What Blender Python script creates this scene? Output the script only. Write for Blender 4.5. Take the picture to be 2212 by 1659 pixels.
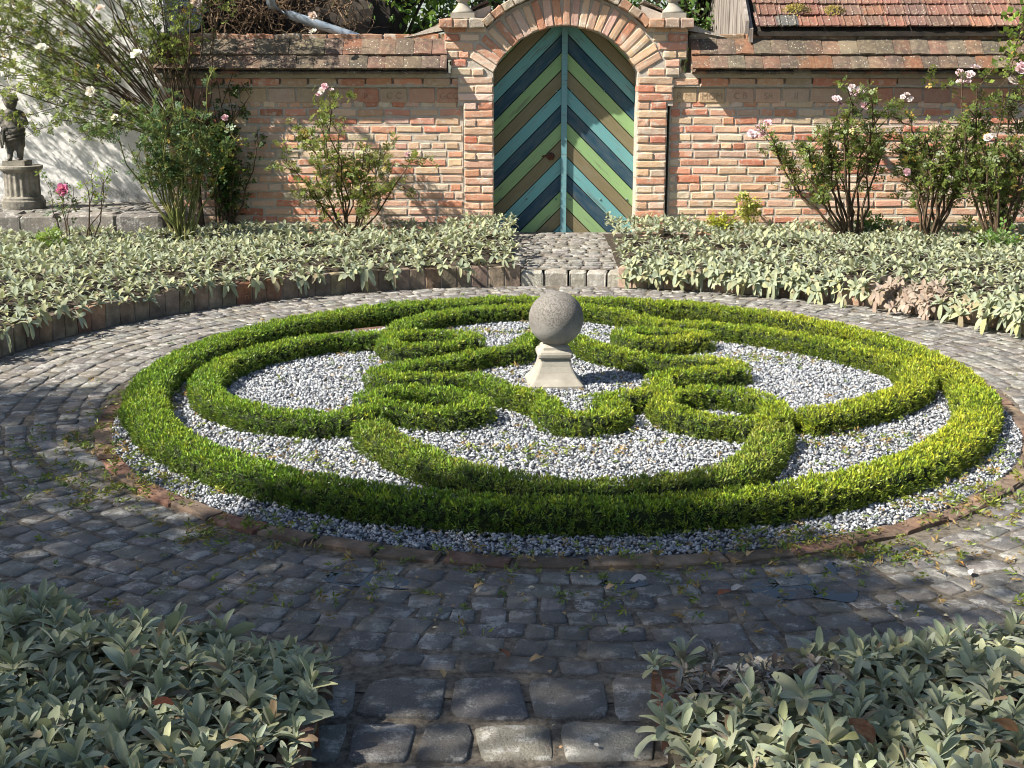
import bpy, bmesh, math, random
import numpy as np
from mathutils import Vector, Matrix, noise as mnoise

for o in list(bpy.data.objects): bpy.data.objects.remove(o)
SC = bpy.context.scene
COL = SC.collection
R = math.radians
PI = math.pi
rng = np.random.default_rng(7)
random.seed(7)

# ------------------------------------------------------------------ camera, sky, sun, exposure
cam_d = bpy.data.cameras.new('camera'); cam = bpy.data.objects.new('camera', cam_d); COL.objects.link(cam)
cam.location = (0, 0, 1.7); cam.rotation_euler = (R(90 - 13.5), 0, 0)
cam_d.sensor_width = 36; cam_d.lens = 36 * 2800 / 2212; cam_d.clip_end = 500; cam_d.clip_start = 0.05
SC.camera = cam
SUN = np.array([-0.665, -0.285, 0.69]); SUN /= np.linalg.norm(SUN)
w = bpy.data.worlds.new('World'); SC.world = w; w.use_nodes = True
nt = w.node_tree; nt.nodes.clear()
sky = nt.nodes.new('ShaderNodeTexSky'); sky.sky_type = 'NISHITA'; sky.sun_disc = False
sky.sun_elevation = math.asin(SUN[2]); sky.sun_rotation = math.atan2(SUN[0], SUN[1]) % (2 * PI)
bg = nt.nodes.new('ShaderNodeBackground'); bg.inputs['Strength'].default_value = 0.064
wo = nt.nodes.new('ShaderNodeOutputWorld')
nt.links.new(sky.outputs[0], bg.inputs[0]); nt.links.new(bg.outputs[0], wo.inputs[0])
sun_d = bpy.data.lights.new('sun', 'SUN'); sun_d.energy = 5.0; sun_d.angle = R(0.53); sun_d.color = (1, 0.94, 0.84)
sun = bpy.data.objects.new('sun', sun_d); COL.objects.link(sun)
sun.rotation_euler = Vector(-SUN).to_track_quat('-Z', 'Y').to_euler(); sun.location = Vector(SUN) * 20
SC.view_settings.view_transform = 'Standard'; SC.view_settings.look = 'None'
SC.view_settings.exposure = 1.15; SC.view_settings.gamma = 1
SC.render.engine = 'CYCLES'
SC.cycles.max_bounces = 6; SC.cycles.diffuse_bounces = 3; SC.cycles.glossy_bounces = 2
SC.cycles.transmission_bounces = 3; SC.cycles.transparent_max_bounces = 4
SC.cycles.use_denoising = True; SC.cycles.filter_width = 1.0

# ------------------------------------------------------------------ materials
class NT:
    def __init__(s, name):
        s.m = bpy.data.materials.new(name); s.m.use_nodes = True; s.t = s.m.node_tree; s.t.nodes.clear()
        s.out = s.n('ShaderNodeOutputMaterial')
        s.pos = s.n('ShaderNodeNewGeometry').outputs['Position']
    def n(s, t, **k):
        x = s.t.nodes.new(t)
        for a, b in k.items(): setattr(x, a, b)
        return x
    def l(s, a, b): s.t.links.new(a, b)
    def put(s, sock, v):
        if hasattr(v, 'is_linked'): s.l(v, sock)
        elif isinstance(v, (tuple, list)): sock.default_value = tuple(v) + ((1,) if len(v) == 3 and len(sock.default_value) == 4 else ())
        else: sock.default_value = v
    def noise(s, scale, detail=4, rough=.6, vec=None, stretch=None):
        x = s.n('ShaderNodeTexNoise'); x.inputs['Scale'].default_value = scale; x.inputs['Detail'].default_value = detail
        x.inputs['Roughness'].default_value = rough
        v = vec or s.pos
        if stretch:
            mp = s.n('ShaderNodeMapping'); mp.inputs['Scale'].default_value = stretch[:3]
            if len(stretch) > 3: mp.inputs['Rotation'].default_value = stretch[3]
            s.l(v, mp.inputs[0]); v = mp.outputs[0]
        s.l(v, x.inputs['Vector']); return x.outputs['Fac']
    def vor(s, scale, feat='F1'):
        x = s.n('ShaderNodeTexVoronoi', feature=feat); x.inputs['Scale'].default_value = scale; s.l(s.pos, x.inputs['Vector']); return x
    def ramp(s, fac, lo, hi):
        x = s.n('ShaderNodeMapRange'); x.inputs[1].default_value = lo; x.inputs[2].default_value = hi; s.l(fac, x.inputs[0]); return x.outputs[0]
    def mix(s, f, a, b, mode='MIX'):
        x = s.n('ShaderNodeMix', data_type='RGBA', blend_type=mode)
        s.put(x.inputs[0], f); s.put(x.inputs[6], a); s.put(x.inputs[7], b); return x.outputs[2]
    def math(s, op, a, b):
        x = s.n('ShaderNodeMath', operation=op); s.put(x.inputs[0], a); s.put(x.inputs[1], b); return x.outputs[0]
    def objcol(s): return s.n('ShaderNodeObjectInfo').outputs['Color']
    def attr(s): return s.n('ShaderNodeAttribute', attribute_name='Col').outputs['Color']
    def src(s, kind): return s.objcol() if kind == 'obj' else s.attr()
    def bump(s, h, strength=.5, dist=.01):
        b = s.n('ShaderNodeBump'); b.inputs['Strength'].default_value = strength; b.inputs['Distance'].default_value = dist
        s.l(h, b.inputs['Height']); return b.outputs[0]
    def princ(s, col, rough=.85, normal=None, spec=.3, sheen=0, metal=0):
        p = s.n('ShaderNodeBsdfPrincipled'); s.put(p.inputs['Base Color'], col); s.put(p.inputs['Roughness'], rough)
        p.inputs['Specular IOR Level'].default_value = spec; p.inputs['Metallic'].default_value = metal
        if sheen: p.inputs['Sheen Weight'].default_value = sheen
        if normal: s.l(normal, p.inputs['Normal'])
        return p
    def done(s, sh): s.l(sh.outputs[0], s.out.inputs[0]); return s.m

def m_brick(name, src='obj', wash=.35, dark=0.0):
    t = NT(name); c = t.src(src)
    n1 = t.noise(18, 5, .65); n2 = t.noise(45, 6, .75); n3 = t.noise(9, 3)
    c = t.mix(t.ramp(n1, .35, .75), c, t.mix(.3, c, (.66, .50, .34)))
    c = t.mix(t.math('MULTIPLY', t.ramp(n2, .55, .8), .5), c, (.30, .17, .11))
    c = t.mix(t.math('MULTIPLY', t.ramp(t.noise(24, 5, .7), .56, .64), wash), c, (.60, .55, .46)); c = t.mix(t.math('MULTIPLY', t.ramp(n3, .58, .72), wash), c, (.68, .62, .52))
    if dark: c = t.mix(t.math('MULTIPLY', t.ramp(t.noise(5, 5), .3, .62), dark), c, (.055, .048, .04))
    h = t.math('ADD', t.noise(60, 5, .7), t.math('MULTIPLY', n1, .8))
    return t.done(t.princ(c, .92, t.bump(h, .8, .008), .2))
def m_mortar(name, a=(.58, .525, .44), b=(.43, .38, .31)):
    t = NT(name); n = t.noise(25, 6, .7)
    c = t.mix(t.ramp(n, .35, .65), b, a)
    return t.done(t.princ(c, .95, t.bump(t.noise(70, 6, .8), 1, .02), .15))
def m_tile(name, src='obj', moss=.6):
    t = NT(name); c = t.src(src)
    n = t.noise(7, 6, .7); c = t.mix(t.math('MULTIPLY', t.ramp(n, .42, .62), moss), c, (.075, .062, .05))
    n2 = t.noise(30, 5, .7); c = t.mix(t.math('MULTIPLY', t.ramp(n2, .5, .7), .6), c, (.30, .25, .16))
    v = t.vor(38); sp = t.math('MULTIPLY', t.math('LESS_THAN', v.outputs['Distance'], .2), t.ramp(t.noise(11, 2), .5, .56))
    c = t.mix(sp, c, (.48, .45, .38))
    return t.done(t.princ(c, .92, t.bump(t.noise(80, 5, .7), .8, .008), .2))
def m_cobble(name, src):
    t = NT(name); c = t.src(src)
    n = t.noise(14, 6, .7); c = t.mix(t.ramp(n, .38, .66), t.mix(.45, c, (.06, .055, .05)), c)
    g = t.noise(150, 4, .8); c = t.mix(t.math('MULTIPLY', t.ramp(g, .4, .55), .35), c, (.06, .056, .05)); c = t.mix(t.math('MULTIPLY', t.ramp(g, .52, .66), .6), c, (.38, .36, .325))
    p = t.noise(11, 9, .78); c = t.mix(t.math('MULTIPLY', t.ramp(p, .52, .585), .8), c, (.46, .445, .405)); q = t.noise(4.5, 8, .75); c = t.mix(t.math('MULTIPLY', t.ramp(q, .5, .6), .45), c, (.15, .125, .095))
    # damp stone near the bed edging stays glossy and dark
    wet = t.ramp(t.noise(2.2, 3), .36, .56)
    sep = t.n('ShaderNodeSeparateXYZ'); t.l(t.pos, sep.inputs[0])
    near = t.ramp(sep.outputs['Y'], 4.7, 3.5); near2 = t.ramp(sep.outputs['Y'], 2.9, 3.6)
    wet = t.math('MULTIPLY', t.math('MULTIPLY', wet, near), near2)
    c = t.mix(t.math('MULTIPLY', wet, .5), c, (.018, .018, .019))
    r = t.n('ShaderNodeMapRange'); r.inputs[3].default_value = .85; r.inputs[4].default_value = .32; t.l(wet, r.inputs[0])
    h = t.math('ADD', t.noise(45, 6, .72), t.math('MULTIPLY', t.noise(160, 3), .35))
    return t.done(t.princ(c, r.outputs[0], t.bump(h, 1, .011), .35))
def m_plain(name, a, b, scale=20, rough=.85, bs=60, bst=.5, bd=.006, spec=.3, stretch=None, metal=0):
    t = NT(name); n = t.noise(scale, 5, .65, stretch=stretch); c = t.mix(t.ramp(n, .35, .68), a, b)
    return t.done(t.princ(c, rough, t.bump(t.noise(bs, 5, .7, stretch=stretch), bst, bd), spec, metal=metal))
def m_leaf(name, src='attr', rough=.5, trans=.3, spec=.35, sheen=0, rim=False, vein=0):
    t = NT(name); c = t.src(src)
    c = t.mix(t.math('MULTIPLY', t.ramp(t.noise(55, 3), .4, .7), .25), c, t.mix(.5, c, (.5, .5, .3)))
    p = t.princ(c, rough, t.bump(t.noise(220, 3), .25, .003) if vein else None, spec, sheen)
    tr = t.n('ShaderNodeBsdfTranslucent'); t.l(t.mix(.25, c, (.55, .6, .1)), tr.inputs[0])
    mx = t.n('ShaderNodeMixShader'); mx.inputs[0].default_value = trans
    t.l(p.outputs[0], mx.inputs[1]); t.l(tr.outputs[0], mx.inputs[2])
    return t.done(mx)
def m_paint(name):
    t = NT(name); c = t.objcol()
    # grain runs along each plank: object space X
    tc = t.n('ShaderNodeTexCoord').outputs['Object']
    oi = t.n('ShaderNodeObjectInfo')
    va = t.n('ShaderNodeVectorMath', operation='ADD'); t.l(tc, va.inputs[0]); t.l(oi.outputs['Random'], va.inputs[1])
    g = t.noise(1, 6, .65, va.outputs[0], (3, 60, 60)); g2 = t.noise(1, 4, .6, va.outputs[0], (6, 26, 26))
    k = t.math('MULTIPLY', t.ramp(g, .54, .62), t.ramp(g2, .46, .6))
    c = t.mix(t.math('MULTIPLY', t.ramp(g2, .3, .7), .25), c, t.mix(.5, c, (.4, .42, .36)))
    c = t.mix(t.math('MULTIPLY', k, .6), c, (.09, .08, .06))
    return t.done(t.princ(c, .6, t.bump(g, .5, .003), .3))
M = {}
M['brick'] = m_brick('brick_weathered', wash=.62); M['kerb'] = m_brick('kerb_brick', wash=.12, dark=.75)
M['edge'] = m_brick('edging_brick', wash=.15, dark=.7); M['stamp'] = m_brick('stamped_brick', wash=.12)
M['mortar'] = m_mortar('lime_mortar', (.63, .565, .48), (.50, .44, .37)); M['tile'] = m_tile('old_clay_tile', moss=.8); M['rooftile'] = m_tile('red_clay_tile', moss=.3)
M['cobble'] = m_cobble('cobble_stone', 'obj'); M['cobble_a'] = m_cobble('cobble_stone_small', 'attr')
M['joint'] = m_plain('sandy_joint', (.075, .062, .048), (.25, .215, .165), 40, .9, 150, 1, .01)
M['soil'] = m_plain('dark_soil', (.035, .027, .02), (.09, .07, .05), 10, .95, 40, 1, .02)
M['ground'] = m_plain('earth', (.05, .05, .03), (.1, .09, .06), 1, .95, 20, 1, .02)
t = NT('gravel_stone'); M['gravel'] = t.done(t.princ(t.mix(t.math('MULTIPLY', t.ramp(t.noise(90, 3), .45, .7), .3), t.attr(), (.25, .265, .29)), .7, None, .35))
M['gravelbase'] = m_plain('gravel_bed_base', (.12, .12, .12), (.27, .27, .27), 60, .9, 90, 1, .02)
M['hedge'] = m_leaf('hedge_needles', rough=.45, trans=.13)
M['hedgecore'] = m_plain('hedge_twigs', (.012, .02, .006), (.03, .04, .012), 40, .95)
M['rose'] = m_leaf('rose_leaves', rough=.42, trans=.35)
M['lamb_o'] = m_leaf('lambs_ear_leaf', 'obj', rough=.9, trans=.16, spec=.12, sheen=.35, vein=1)
M['lamb_a'] = m_leaf('lambs_ear_leaves', 'attr', rough=.9, trans=.2, spec=.12, sheen=.3)
M['dry'] = m_leaf('dry_leaf', 'obj', rough=.8, trans=.1, spec=.15, vein=1)
M['petal'] = m_leaf('rose_petals', 'obj', rough=.6, trans=.35, spec=.2)
M['cane'] = m_plain('rose_cane', (.05, .032, .02), (.11, .075, .04), 30, .8)
M['greencane'] = m_plain('green_cane', (.10, .13, .03), (.20, .17, .06), 12, .7)
M['twig'] = m_plain('dry_twig', (.10, .065, .04), (.22, .15, .09), 20, .9)
M['bark'] = m_plain('bark', (.06, .045, .03), (.14, .11, .08), 8, .95, 25, 1, .03, stretch=(1, 1, .2))
M['plank'] = m_paint('painted_plank'); M['dark'] = m_plain('dark_wood', (.02, .017, .014), (.05, .04, .03), 10, .9)
M['iron'] = m_plain('rusty_iron', (.05, .025, .018), (.14, .06, .035), 60, .7, metal=.4)
t = NT('white_plaster')
sp = t.n('ShaderNodeSeparateXYZ'); t.l(t.pos, sp.inputs[0])
c = t.mix(t.ramp(t.noise(3, 6), .35, .7), (.80, .79, .76), (.72, .71, .68))
damp = t.math('MULTIPLY', t.ramp(t.math('SUBTRACT', sp.outputs['Z'], t.math('MULTIPLY', t.noise(5, 5, .7), .5)), .42, .18), t.ramp(t.noise(12, 5, .7), .35, .6))
c = t.mix(damp, c, (.16, .15, .14)); M['plaster'] = t.done(t.princ(c, .9, t.bump(t.noise(14, 5), .4, .02), .2))
M['sand'] = m_plain('sandstone', (.27, .245, .20), (.385, .355, .295), 9, .9, 120, .5, .004)
t = NT('finial_stone')
sp = t.n('ShaderNodeSeparateXYZ'); t.l(t.pos, sp.inputs[0])
c = t.mix(t.ramp(t.noise(8, 5), .3, .7), (.205, .195, .18), (.31, .295, .265))
up = t.ramp(t.math('ADD', sp.outputs['Z'], t.math('MULTIPLY', t.noise(9, 4), .12)), .40, .47)
fleck = t.math('MULTIPLY', t.ramp(t.noise(130, 3, .6), .5, .58), up)
c = t.mix(t.math('MULTIPLY', fleck, .75), c, (.07, .062, .052)); c = t.mix(t.math('MULTIPLY', up, .4), c, (.15, .13, .11))
M['ball'] = t.done(t.princ(c, .9, t.bump(t.math('ADD', t.noise(110, 4), t.math('MULTIPLY', fleck, .8)), .6, .006), .2))
M['granite'] = m_cobble('granite_block', 'obj')
M['statue'] = m_plain('weathered_stone_shaded', (.06, .057, .05), (.20, .185, .155), 14, .95, 70, .8, .006)  # stone darkened as a whole, leaf shade put into its colour
M['pedestal'] = m_plain('pedestal_stone', (.13, .12, .10), (.34, .31, .255), 9, .95, 70, .8, .006)
M['greywood'] = m_plain('weathered_boards', (.16, .13, .11), (.36, .32, .28), 14, .85, 30, .8, .008, stretch=(1, 1, .12))
M['zinc'] = m_plain('zinc_pipe', (.20, .25, .30), (.36, .41, .46), 6, .45, 30, .2, .004, metal=.3)
M['moss'] = m_leaf('moss_tufts', rough=.9, trans=.1, spec=.1)
t = NT('puddle_water'); p = t.princ((.012, .011, .009), .03, None, .5); M['water'] = t.done(p)

# ------------------------------------------------------------------ helpers
def tag(o, label=None, cat=None, group=None, kind=None):
    if label: o['label'] = label
    if cat: o['category'] = cat
    if group: o['group'] = group
    if kind: o['kind'] = kind
    return o
def empty(name, loc=(0, 0, 0), rz=0, parent=None):
    o = bpy.data.objects.new(name, None); COL.objects.link(o); o.location = loc; o.rotation_euler = (0, 0, rz); o.parent = parent
    o.empty_display_size = .1
    return o
def link(name, me, mat=None, parent=None, color=None, loc=None):
    o = bpy.data.objects.new(name, me); COL.objects.link(o); o.parent = parent
    if mat is not None and not me.materials: me.materials.append(M[mat])
    if color is not None: o.color = tuple(color)[:3] + (1,)
    if loc is not None: o.location = loc
    return o
def mesh_py(V, F, smooth=False):
    me = bpy.data.meshes.new('m'); me.from_pydata([tuple(v) for v in V], [], F); me.update()
    if smooth: me.polygons.foreach_set('use_smooth', [True] * len(me.polygons))
    return me
def mesh_np(V, F, col=None, smooth=False):
    """V (n,3); F (m,k) one face size; col (n,3) point colours"""
    V = np.ascontiguousarray(V, dtype=np.float32); F = np.ascontiguousarray(F, dtype=np.int32)
    me = bpy.data.meshes.new('m'); k = F.shape[1]
    me.vertices.add(len(V)); me.vertices.foreach_set('co', V.ravel())
    me.loops.add(F.size); me.loops.foreach_set('vertex_index', F.ravel())
    me.polygons.add(len(F)); me.polygons.foreach_set('loop_start', np.arange(0, F.size, k, dtype=np.int32))
    if smooth: me.polygons.foreach_set('use_smooth', np.ones(len(F), dtype=bool))
    me.update(calc_edges=True)
    if col is not None:
        a = me.color_attributes.new('Col', 'FLOAT_COLOR', 'POINT')
        a.data.foreach_set('color', np.c_[col, np.ones(len(col))].astype(np.float32).ravel())
    return me
def rep(V, F, n):
    """indices of a template face list repeated n times"""
    F = np.asarray(F); return (F[None] + (np.arange(n) * V)[:, None, None]).reshape(-1, F.shape[1])
class MB:
    def __init__(s): s.v = []; s.f = []
    def add(s, V, F): b = len(s.v); s.v += [tuple(v) for v in V]; s.f += [tuple(i + b for i in f) for f in F]
    def box(s, a, b):
        (x0, y0, z0), (x1, y1, z1) = a, b
        s.add([(x0, y0, z0), (x1, y0, z0), (x1, y1, z0), (x0, y1, z0), (x0, y0, z1), (x1, y0, z1), (x1, y1, z1), (x0, y1, z1)],
              [(0, 3, 2, 1), (4, 5, 6, 7), (0, 1, 5, 4), (1, 2, 6, 5), (2, 3, 7, 6), (3, 0, 4, 7)])
    def tube(s, P, rad, k=5):
        P = [Vector(p) for p in P]; n = len(P); V = []
        if not hasattr(rad, '__len__'): rad = [rad] * n
        for i in range(n):
            d = (P[min(i + 1, n - 1)] - P[max(i - 1, 0)]).normalized()
            a = d.orthogonal().normalized(); b = d.cross(a)
            for j in range(k):
                q = 2 * PI * j / k; V.append(P[i] + (a * math.cos(q) + b * math.sin(q)) * rad[i])
        F = [(i * k + j, i * k + (j + 1) % k, (i + 1) * k + (j + 1) % k, (i + 1) * k + j) for i in range(n - 1) for j in range(k)]
        s.add(V, F)
    def lathe(s, prof, k=24, c=(0, 0), flute=None):
        V = []
        for i, (r, z) in enumerate(prof):
            for j in range(k):
                q = 2 * PI * j / k; rr = r
                if flute and flute[0] <= i <= flute[1]: rr = r * (1 - flute[3] * (0.5 + .5 * math.cos(q * flute[2])))
                V.append((c[0] + rr * math.cos(q), c[1] + rr * math.sin(q), z))
        n = len(prof)
        F = [(i * k + j, i * k + (j + 1) % k, (i + 1) * k + (j + 1) % k, (i + 1) * k + j) for i in range(n - 1) for j in range(k)]
        F.append(tuple(range(k))[::-1]); F.append(tuple((n - 1) * k + j for j in range(k)))
        s.add(V, F)
    def mesh(s, smooth=False): return mesh_py(s.v, s.f, smooth)
    def obj(s, name, mat, parent=None, color=None, smooth=False): return link(name, s.mesh(smooth), mat, parent, color)
def catmull(P, n=8, closed=False):
    P = np.array(P, float); N = len(P); out = []
    segs = N if closed else N - 1
    for i in range(segs):
        p = [P[(i + k) % N] if closed else P[min(max(i + k, 0), N - 1)] for k in (-1, 0, 1, 2)]
        for t in np.linspace(0, 1, n, endpoint=False):
            out.append(.5 * (2 * p[1] + (p[2] - p[0]) * t + (2 * p[0] - 5 * p[1] + 4 * p[2] - p[3]) * t * t + (3 * p[1] - p[0] - 3 * p[2] + p[3]) * t ** 3))
    if not closed: out.append(P[-1])
    return np.array(out)
def pick(pal): return pal[random.randrange(len(pal))]
def jit(c, a=.12):
    k = 1 + random.uniform(-a, a); return tuple(max(0, x * k * (1 + random.uniform(-a, a) * .35)) for x in c)

# plan of the garden (metres; the camera stands above the origin)
PC = np.array([.25, 7.0]); PR = 3.48          # centre and radius of the paved ring
FR = 3.70                                     # the near beds start a little further out
EC = np.array([.26, 6.62]); ER = 2.36         # brick edging of the gravel bed
HC = np.array([.245, 6.84])                   # centre of the knot
GX0, GX1 = .04, .88                           # path to the gate
AX0, AX1 = -.57, .46                          # approach path between the near beds
WY = 12.45                                    # face of the garden wall
def in_disc(x, y, c, r): return (x - c[0]) ** 2 + (y - c[1]) ** 2 < r * r
def gate_z(y): return .115 + (y - 10.45) / (12.6 - 10.45) * .06

# ------------------------------------------------------------------ ground and beds
mb = MB(); mb.add([(-60, -60, -.08), (60, -60, -.08), (60, 60, -.08), (-60, 60, -.08)], [(0, 1, 2, 3)])
tag(mb.obj('ground', 'ground'), kind='structure')
def sheet(name, mask, x0, x1, y0, y1, st, zf, mat):
    xs = np.arange(x0, x1 + st / 2, st); ys = np.arange(y0, y1 + st / 2, st); idx = {}; V = []; F = []
    def vid(i, j):
        if (i, j) not in idx: idx[(i, j)] = len(V); V.append((xs[i], ys[j], zf(xs[i], ys[j])))
        return idx[(i, j)]
    for i in range(len(xs) - 1):
        for j in range(len(ys) - 1):
            if mask(xs[i] + st / 2, ys[j] + st / 2): F.append((vid(i, j), vid(i + 1, j), vid(i + 1, j + 1), vid(i, j + 1)))
    return tag(link(name, mesh_py(V, F, True), mat), kind='structure')
def bed_mask(x, y, side, front):
    if in_disc(x, y, PC, (FR if front else PR) + .1): return False
    if front: return y < 6 and (x < AX0 - .06 if side < 0 else x > AX1 + .06)
    return y >= 6 and (x < GX0 - .02 if side < 0 else x > GX1 + .02)
def bed_z(x, y):
    r = math.hypot(x - PC[0], y - PC[1]) - (FR if y < 6 else PR)
    return (.06 if y < 6 else .13) + min(r, 1) * .06 + .012 * math.sin(7 * x + 3 * y) * math.sin(5 * y)
for side in (-1, 1):
    for front in (0, 1):
        nm = 'flower_bed'
        sheet(nm, lambda x, y: bed_mask(x, y, side, front), -7 if side < 0 else .0, -.0 if side < 0 else 7, 1.5 if front else 6, 6 if front else 12.5, .125, bed_z, 'soil')

# ------------------------------------------------------------------ cobbled path
COB = [(.27, .255, .23), (.21, .20, .185), (.31, .285, .245), (.16, .157, .15), (.25, .225, .185), (.34, .32, .285), (.20, .19, .18)]
def cobble_verts(cx, cy, lx, ly, rot, z=0.0, n=10, h=.012):
    k = np.arange(n) * 2 * PI / n + random.uniform(0, .6)
    cs, sn = np.cos(k), np.sin(k); p = .30
    ux = np.sign(cs) * np.abs(cs) ** p; uy = np.sign(sn) * np.abs(sn) ** p
    j = 1 + np.array([random.uniform(-.12, .08) for _ in range(n)])
    ox, oy = ux * lx / 2 * j, uy * ly / 2 * j
    V = []
    for s, zz, jz in ((1.0, -.02, 0), (.99, h * .55, .0015), (.955, h, .002), (.5, h * 1.05, .003)):
        for a, b in zip(ox * s, oy * s): V.append((a, b, zz + random.uniform(-jz, jz)))
    V.append((0, 0, h * 1.1 + random.uniform(-.003, .003)))
    V = np.array(V); tx, ty = random.uniform(-.018, .018), random.uniform(-.018, .018)
    V[:, 2] += V[:, 0] * tx + V[:, 1] * ty
    c, s_ = math.cos(rot), math.sin(rot)
    W = np.c_[V[:, 0] * c - V[:, 1] * s_, V[:, 0] * s_ + V[:, 1] * c, V[:, 2]]
    return W, np.array([cx, cy, z])
def cobble_faces(n=10):
    F = []
    for r in range(3):
        for i in range(n):
            a, b, c_, d = r * n + i, r * n + (i + 1) % n, (r + 1) * n + (i + 1) % n, (r + 1) * n + i
            F += [(a, b, c_), (a, c_, d)]
    F += [(3 * n + i, 3 * n + (i + 1) % n, 4 * n) for i in range(n)]
    return F
CF = np.array(cobble_faces())
stones = []          # cx, cy, lx, ly, rot, height
# ring: concentric courses
r = ER - .45
while r < FR + .15:
    dr = random.uniform(.095, .135); a = random.uniform(0, .1)
    while a < 2 * PI:
        wl = random.choice((random.uniform(.085, .125), random.uniform(.085, .135), random.uniform(.12, .2)))
        da = wl / r; am = a + da / 2
        x, y = PC[0] + r * math.sin(am), PC[1] + r * math.cos(am)
        ok = not in_disc(x, y, EC, ER + .035) and in_disc(x, y, PC, (FR if y < 5 else PR) - .02) and abs(x) < 4.2
        if y < 3.48 and AX0 < x < AX1: ok = False
        if ok: stones.append((x + random.gauss(0, .006), y + random.gauss(0, .008), (wl - .003) * random.uniform(.9, 1.03), (dr - .003) * random.uniform(.88, 1.06), -am + random.gauss(0, .09), random.uniform(.008, .0125)))
        a += da
    r += dr
# approach path: one course of big blocks, then large rough stones
y = 3.44
for dep in (.27, .22, .25, .24, .26, .24):
    x = AX0 + random.uniform(-.12, 0)
    while x < AX1 + .05:
        wl = random.uniform(.15, .27)
        stones.append((x + wl / 2, y - dep / 2, wl - .012, dep - .016 + random.uniform(-.02, 0), random.uniform(-.06, .06), random.uniform(.009, .014)))
        x += wl
    y -= dep
path = empty('cobbled_path'); tag(path, 'grey cobbled ring path round the hedge bed with approach path', kind='structure')
mb = MB(); n = 96
V = [(PC[0], PC[1], .006)] + [(PC[0] + (FR + .02) * math.sin(2 * PI * i / n), PC[1] + (FR + .02) * math.cos(2 * PI * i / n), .006) for i in range(n)]
mb.add(V, [(0, 1 + (i + 1) % n, 1 + i) for i in range(n)])
mb.add([(AX0 - .1, .5, .002), (AX1 + .1, .5, .002), (AX1 + .1, 3.36, .002), (AX0 - .1, 3.36, .002)], [(0, 1, 2, 3)])
mb.obj('joint_bed', 'joint', path)
def showsize(s):
    x, y = s[0], s[1]
    if abs(x) > y * .405 + .1 or y < 2.75: return 0
    return s[2] * s[3] / (y * y) / y
stones.sort(key=showsize, reverse=True)
stones = [s for s in stones if showsize(s) > 0]
for i, s in enumerate(stones[:300]):
    V, c = cobble_verts(*s[:5], h=s[5]); me = mesh_np(V, CF)
    link('cobble', me, 'cobble', path, jit(pick(COB)), c)
Vs = []; Cs = []
for s in stones[300:]:
    V, c = cobble_verts(*s[:5], h=s[5]); Vs.append(V + c); Cs.append(np.tile(jit(pick(COB)), (len(V), 1)))
o = link('small_cobbles', mesh_np(np.concatenate(Vs), rep(41, CF, len(Vs)), np.concatenate(Cs)), 'cobble_a', path); o['kind'] = 'stuff'

# path from the step to the gate
gp = empty('gate_path'); tag(gp, 'narrow cobbled path rising from the stone step to the gate', kind='structure')
mb = MB(); mb.add([(GX0 - .15, 10.62, gate_z(10.62)), (GX1 + .15, 10.62, gate_z(10.62)), (GX1 + .5, 12.75, gate_z(12.75)), (GX0 - .4, 12.75, gate_z(12.75))], [(0, 1, 2, 3)])
mb.obj('joint_bed', 'joint', gp)
y = 10.66
while y < 12.6:
    dep = random.uniform(.09, .13); x = GX0 - .12 + random.uniform(0, .08)
    while x < GX1 + .1:
        wl = random.uniform(.09, .19)
        V, c = cobble_verts(x + wl / 2, y + dep / 2, wl - .012, dep - .012, 0, gate_z(y + dep / 2), h=random.uniform(.006, .012))
        link('cobble', mesh_np(V, CF), 'cobble', gp, jit(pick(COB[:3] + COB[4:])), c); x += wl
    y += dep

# ------------------------------------------------------------------ brick pieces
def brick_mesh(L, H, D, bev=.007, ro=.004, seed=None):
    """front face looks to -Y, centred in x,z, front at y=0"""
    xs = [-L / 2, -L / 2 + bev, random.uniform(-.12, .12) * L, L / 2 - bev, L / 2]; zs = [-H / 2, -H / 2 + bev, H / 2 - bev, H / 2]
    nx, nz = 5, 4; V = []
    for j, z in enumerate(zs):
        for i, x in enumerate(xs):
            ed = (i in (0, nx - 1)) + (j in (0, nz - 1))
            yy = (0, bev * .8, bev * 1.7)[ed] + random.uniform(-ro, ro) * (1 if ed else .7)
            k = bev * .75 if ed else 0
            V.append((x + random.uniform(-k, k) - (bev * .4 * np.sign(x) if ed == 2 else 0), yy, z + random.uniform(-k, k) - (bev * .3 * np.sign(z) if ed == 2 else 0)))
    F = [(j * nx + i, j * nx + i + 1, (j + 1) * nx + i + 1, (j + 1) * nx + i) for j in range(nz - 1) for i in range(nx - 1)]
    ring = [i for i in range(nx)] + [j * nx + nx - 1 for j in range(1, nz)] + [(nz - 1) * nx + i for i in range(nx - 2, -1, -1)] + [j * nx for j in range(nz - 2, 0, -1)]
    b = len(V)
    for i in ring: V.append((V[i][0], D, V[i][2]))
    m_ = len(ring)
    F += [(ring[(i + 1) % m_], ring[i], b + i, b + (i + 1) % m_) for i in range(m_)]
    return mesh_py(V, F)
BR = [brick_mesh(.25, .062, .24, .008, .003) for _ in range(18)]; BH = [brick_mesh(.125, .062, .24, .008, .003) for _ in range(12)]
BT = [brick_mesh(.25, .14, .10, .008, .003) for _ in range(6)]; BA = [brick_mesh(.068, .25, .30, .006, .003) for _ in range(10)]
for l_, mm in ((BR, 'brick'), (BH, 'brick'), (BT, 'stamp'), (BA, 'brick')):
    for me in l_: me.materials.append(M[mm])
PAL = [(.64, .45, .30), (.62, .42, .29), (.64, .48, .36), (.62, .37, .25), (.60, .33, .215), (.57, .26, .165), (.52, .20, .125), (.48, .165, .10), (.57, .39, .265), (.61, .46, .35), (.62, .36, .25), (.58, .29, .19), (.61, .39, .29)]
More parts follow.
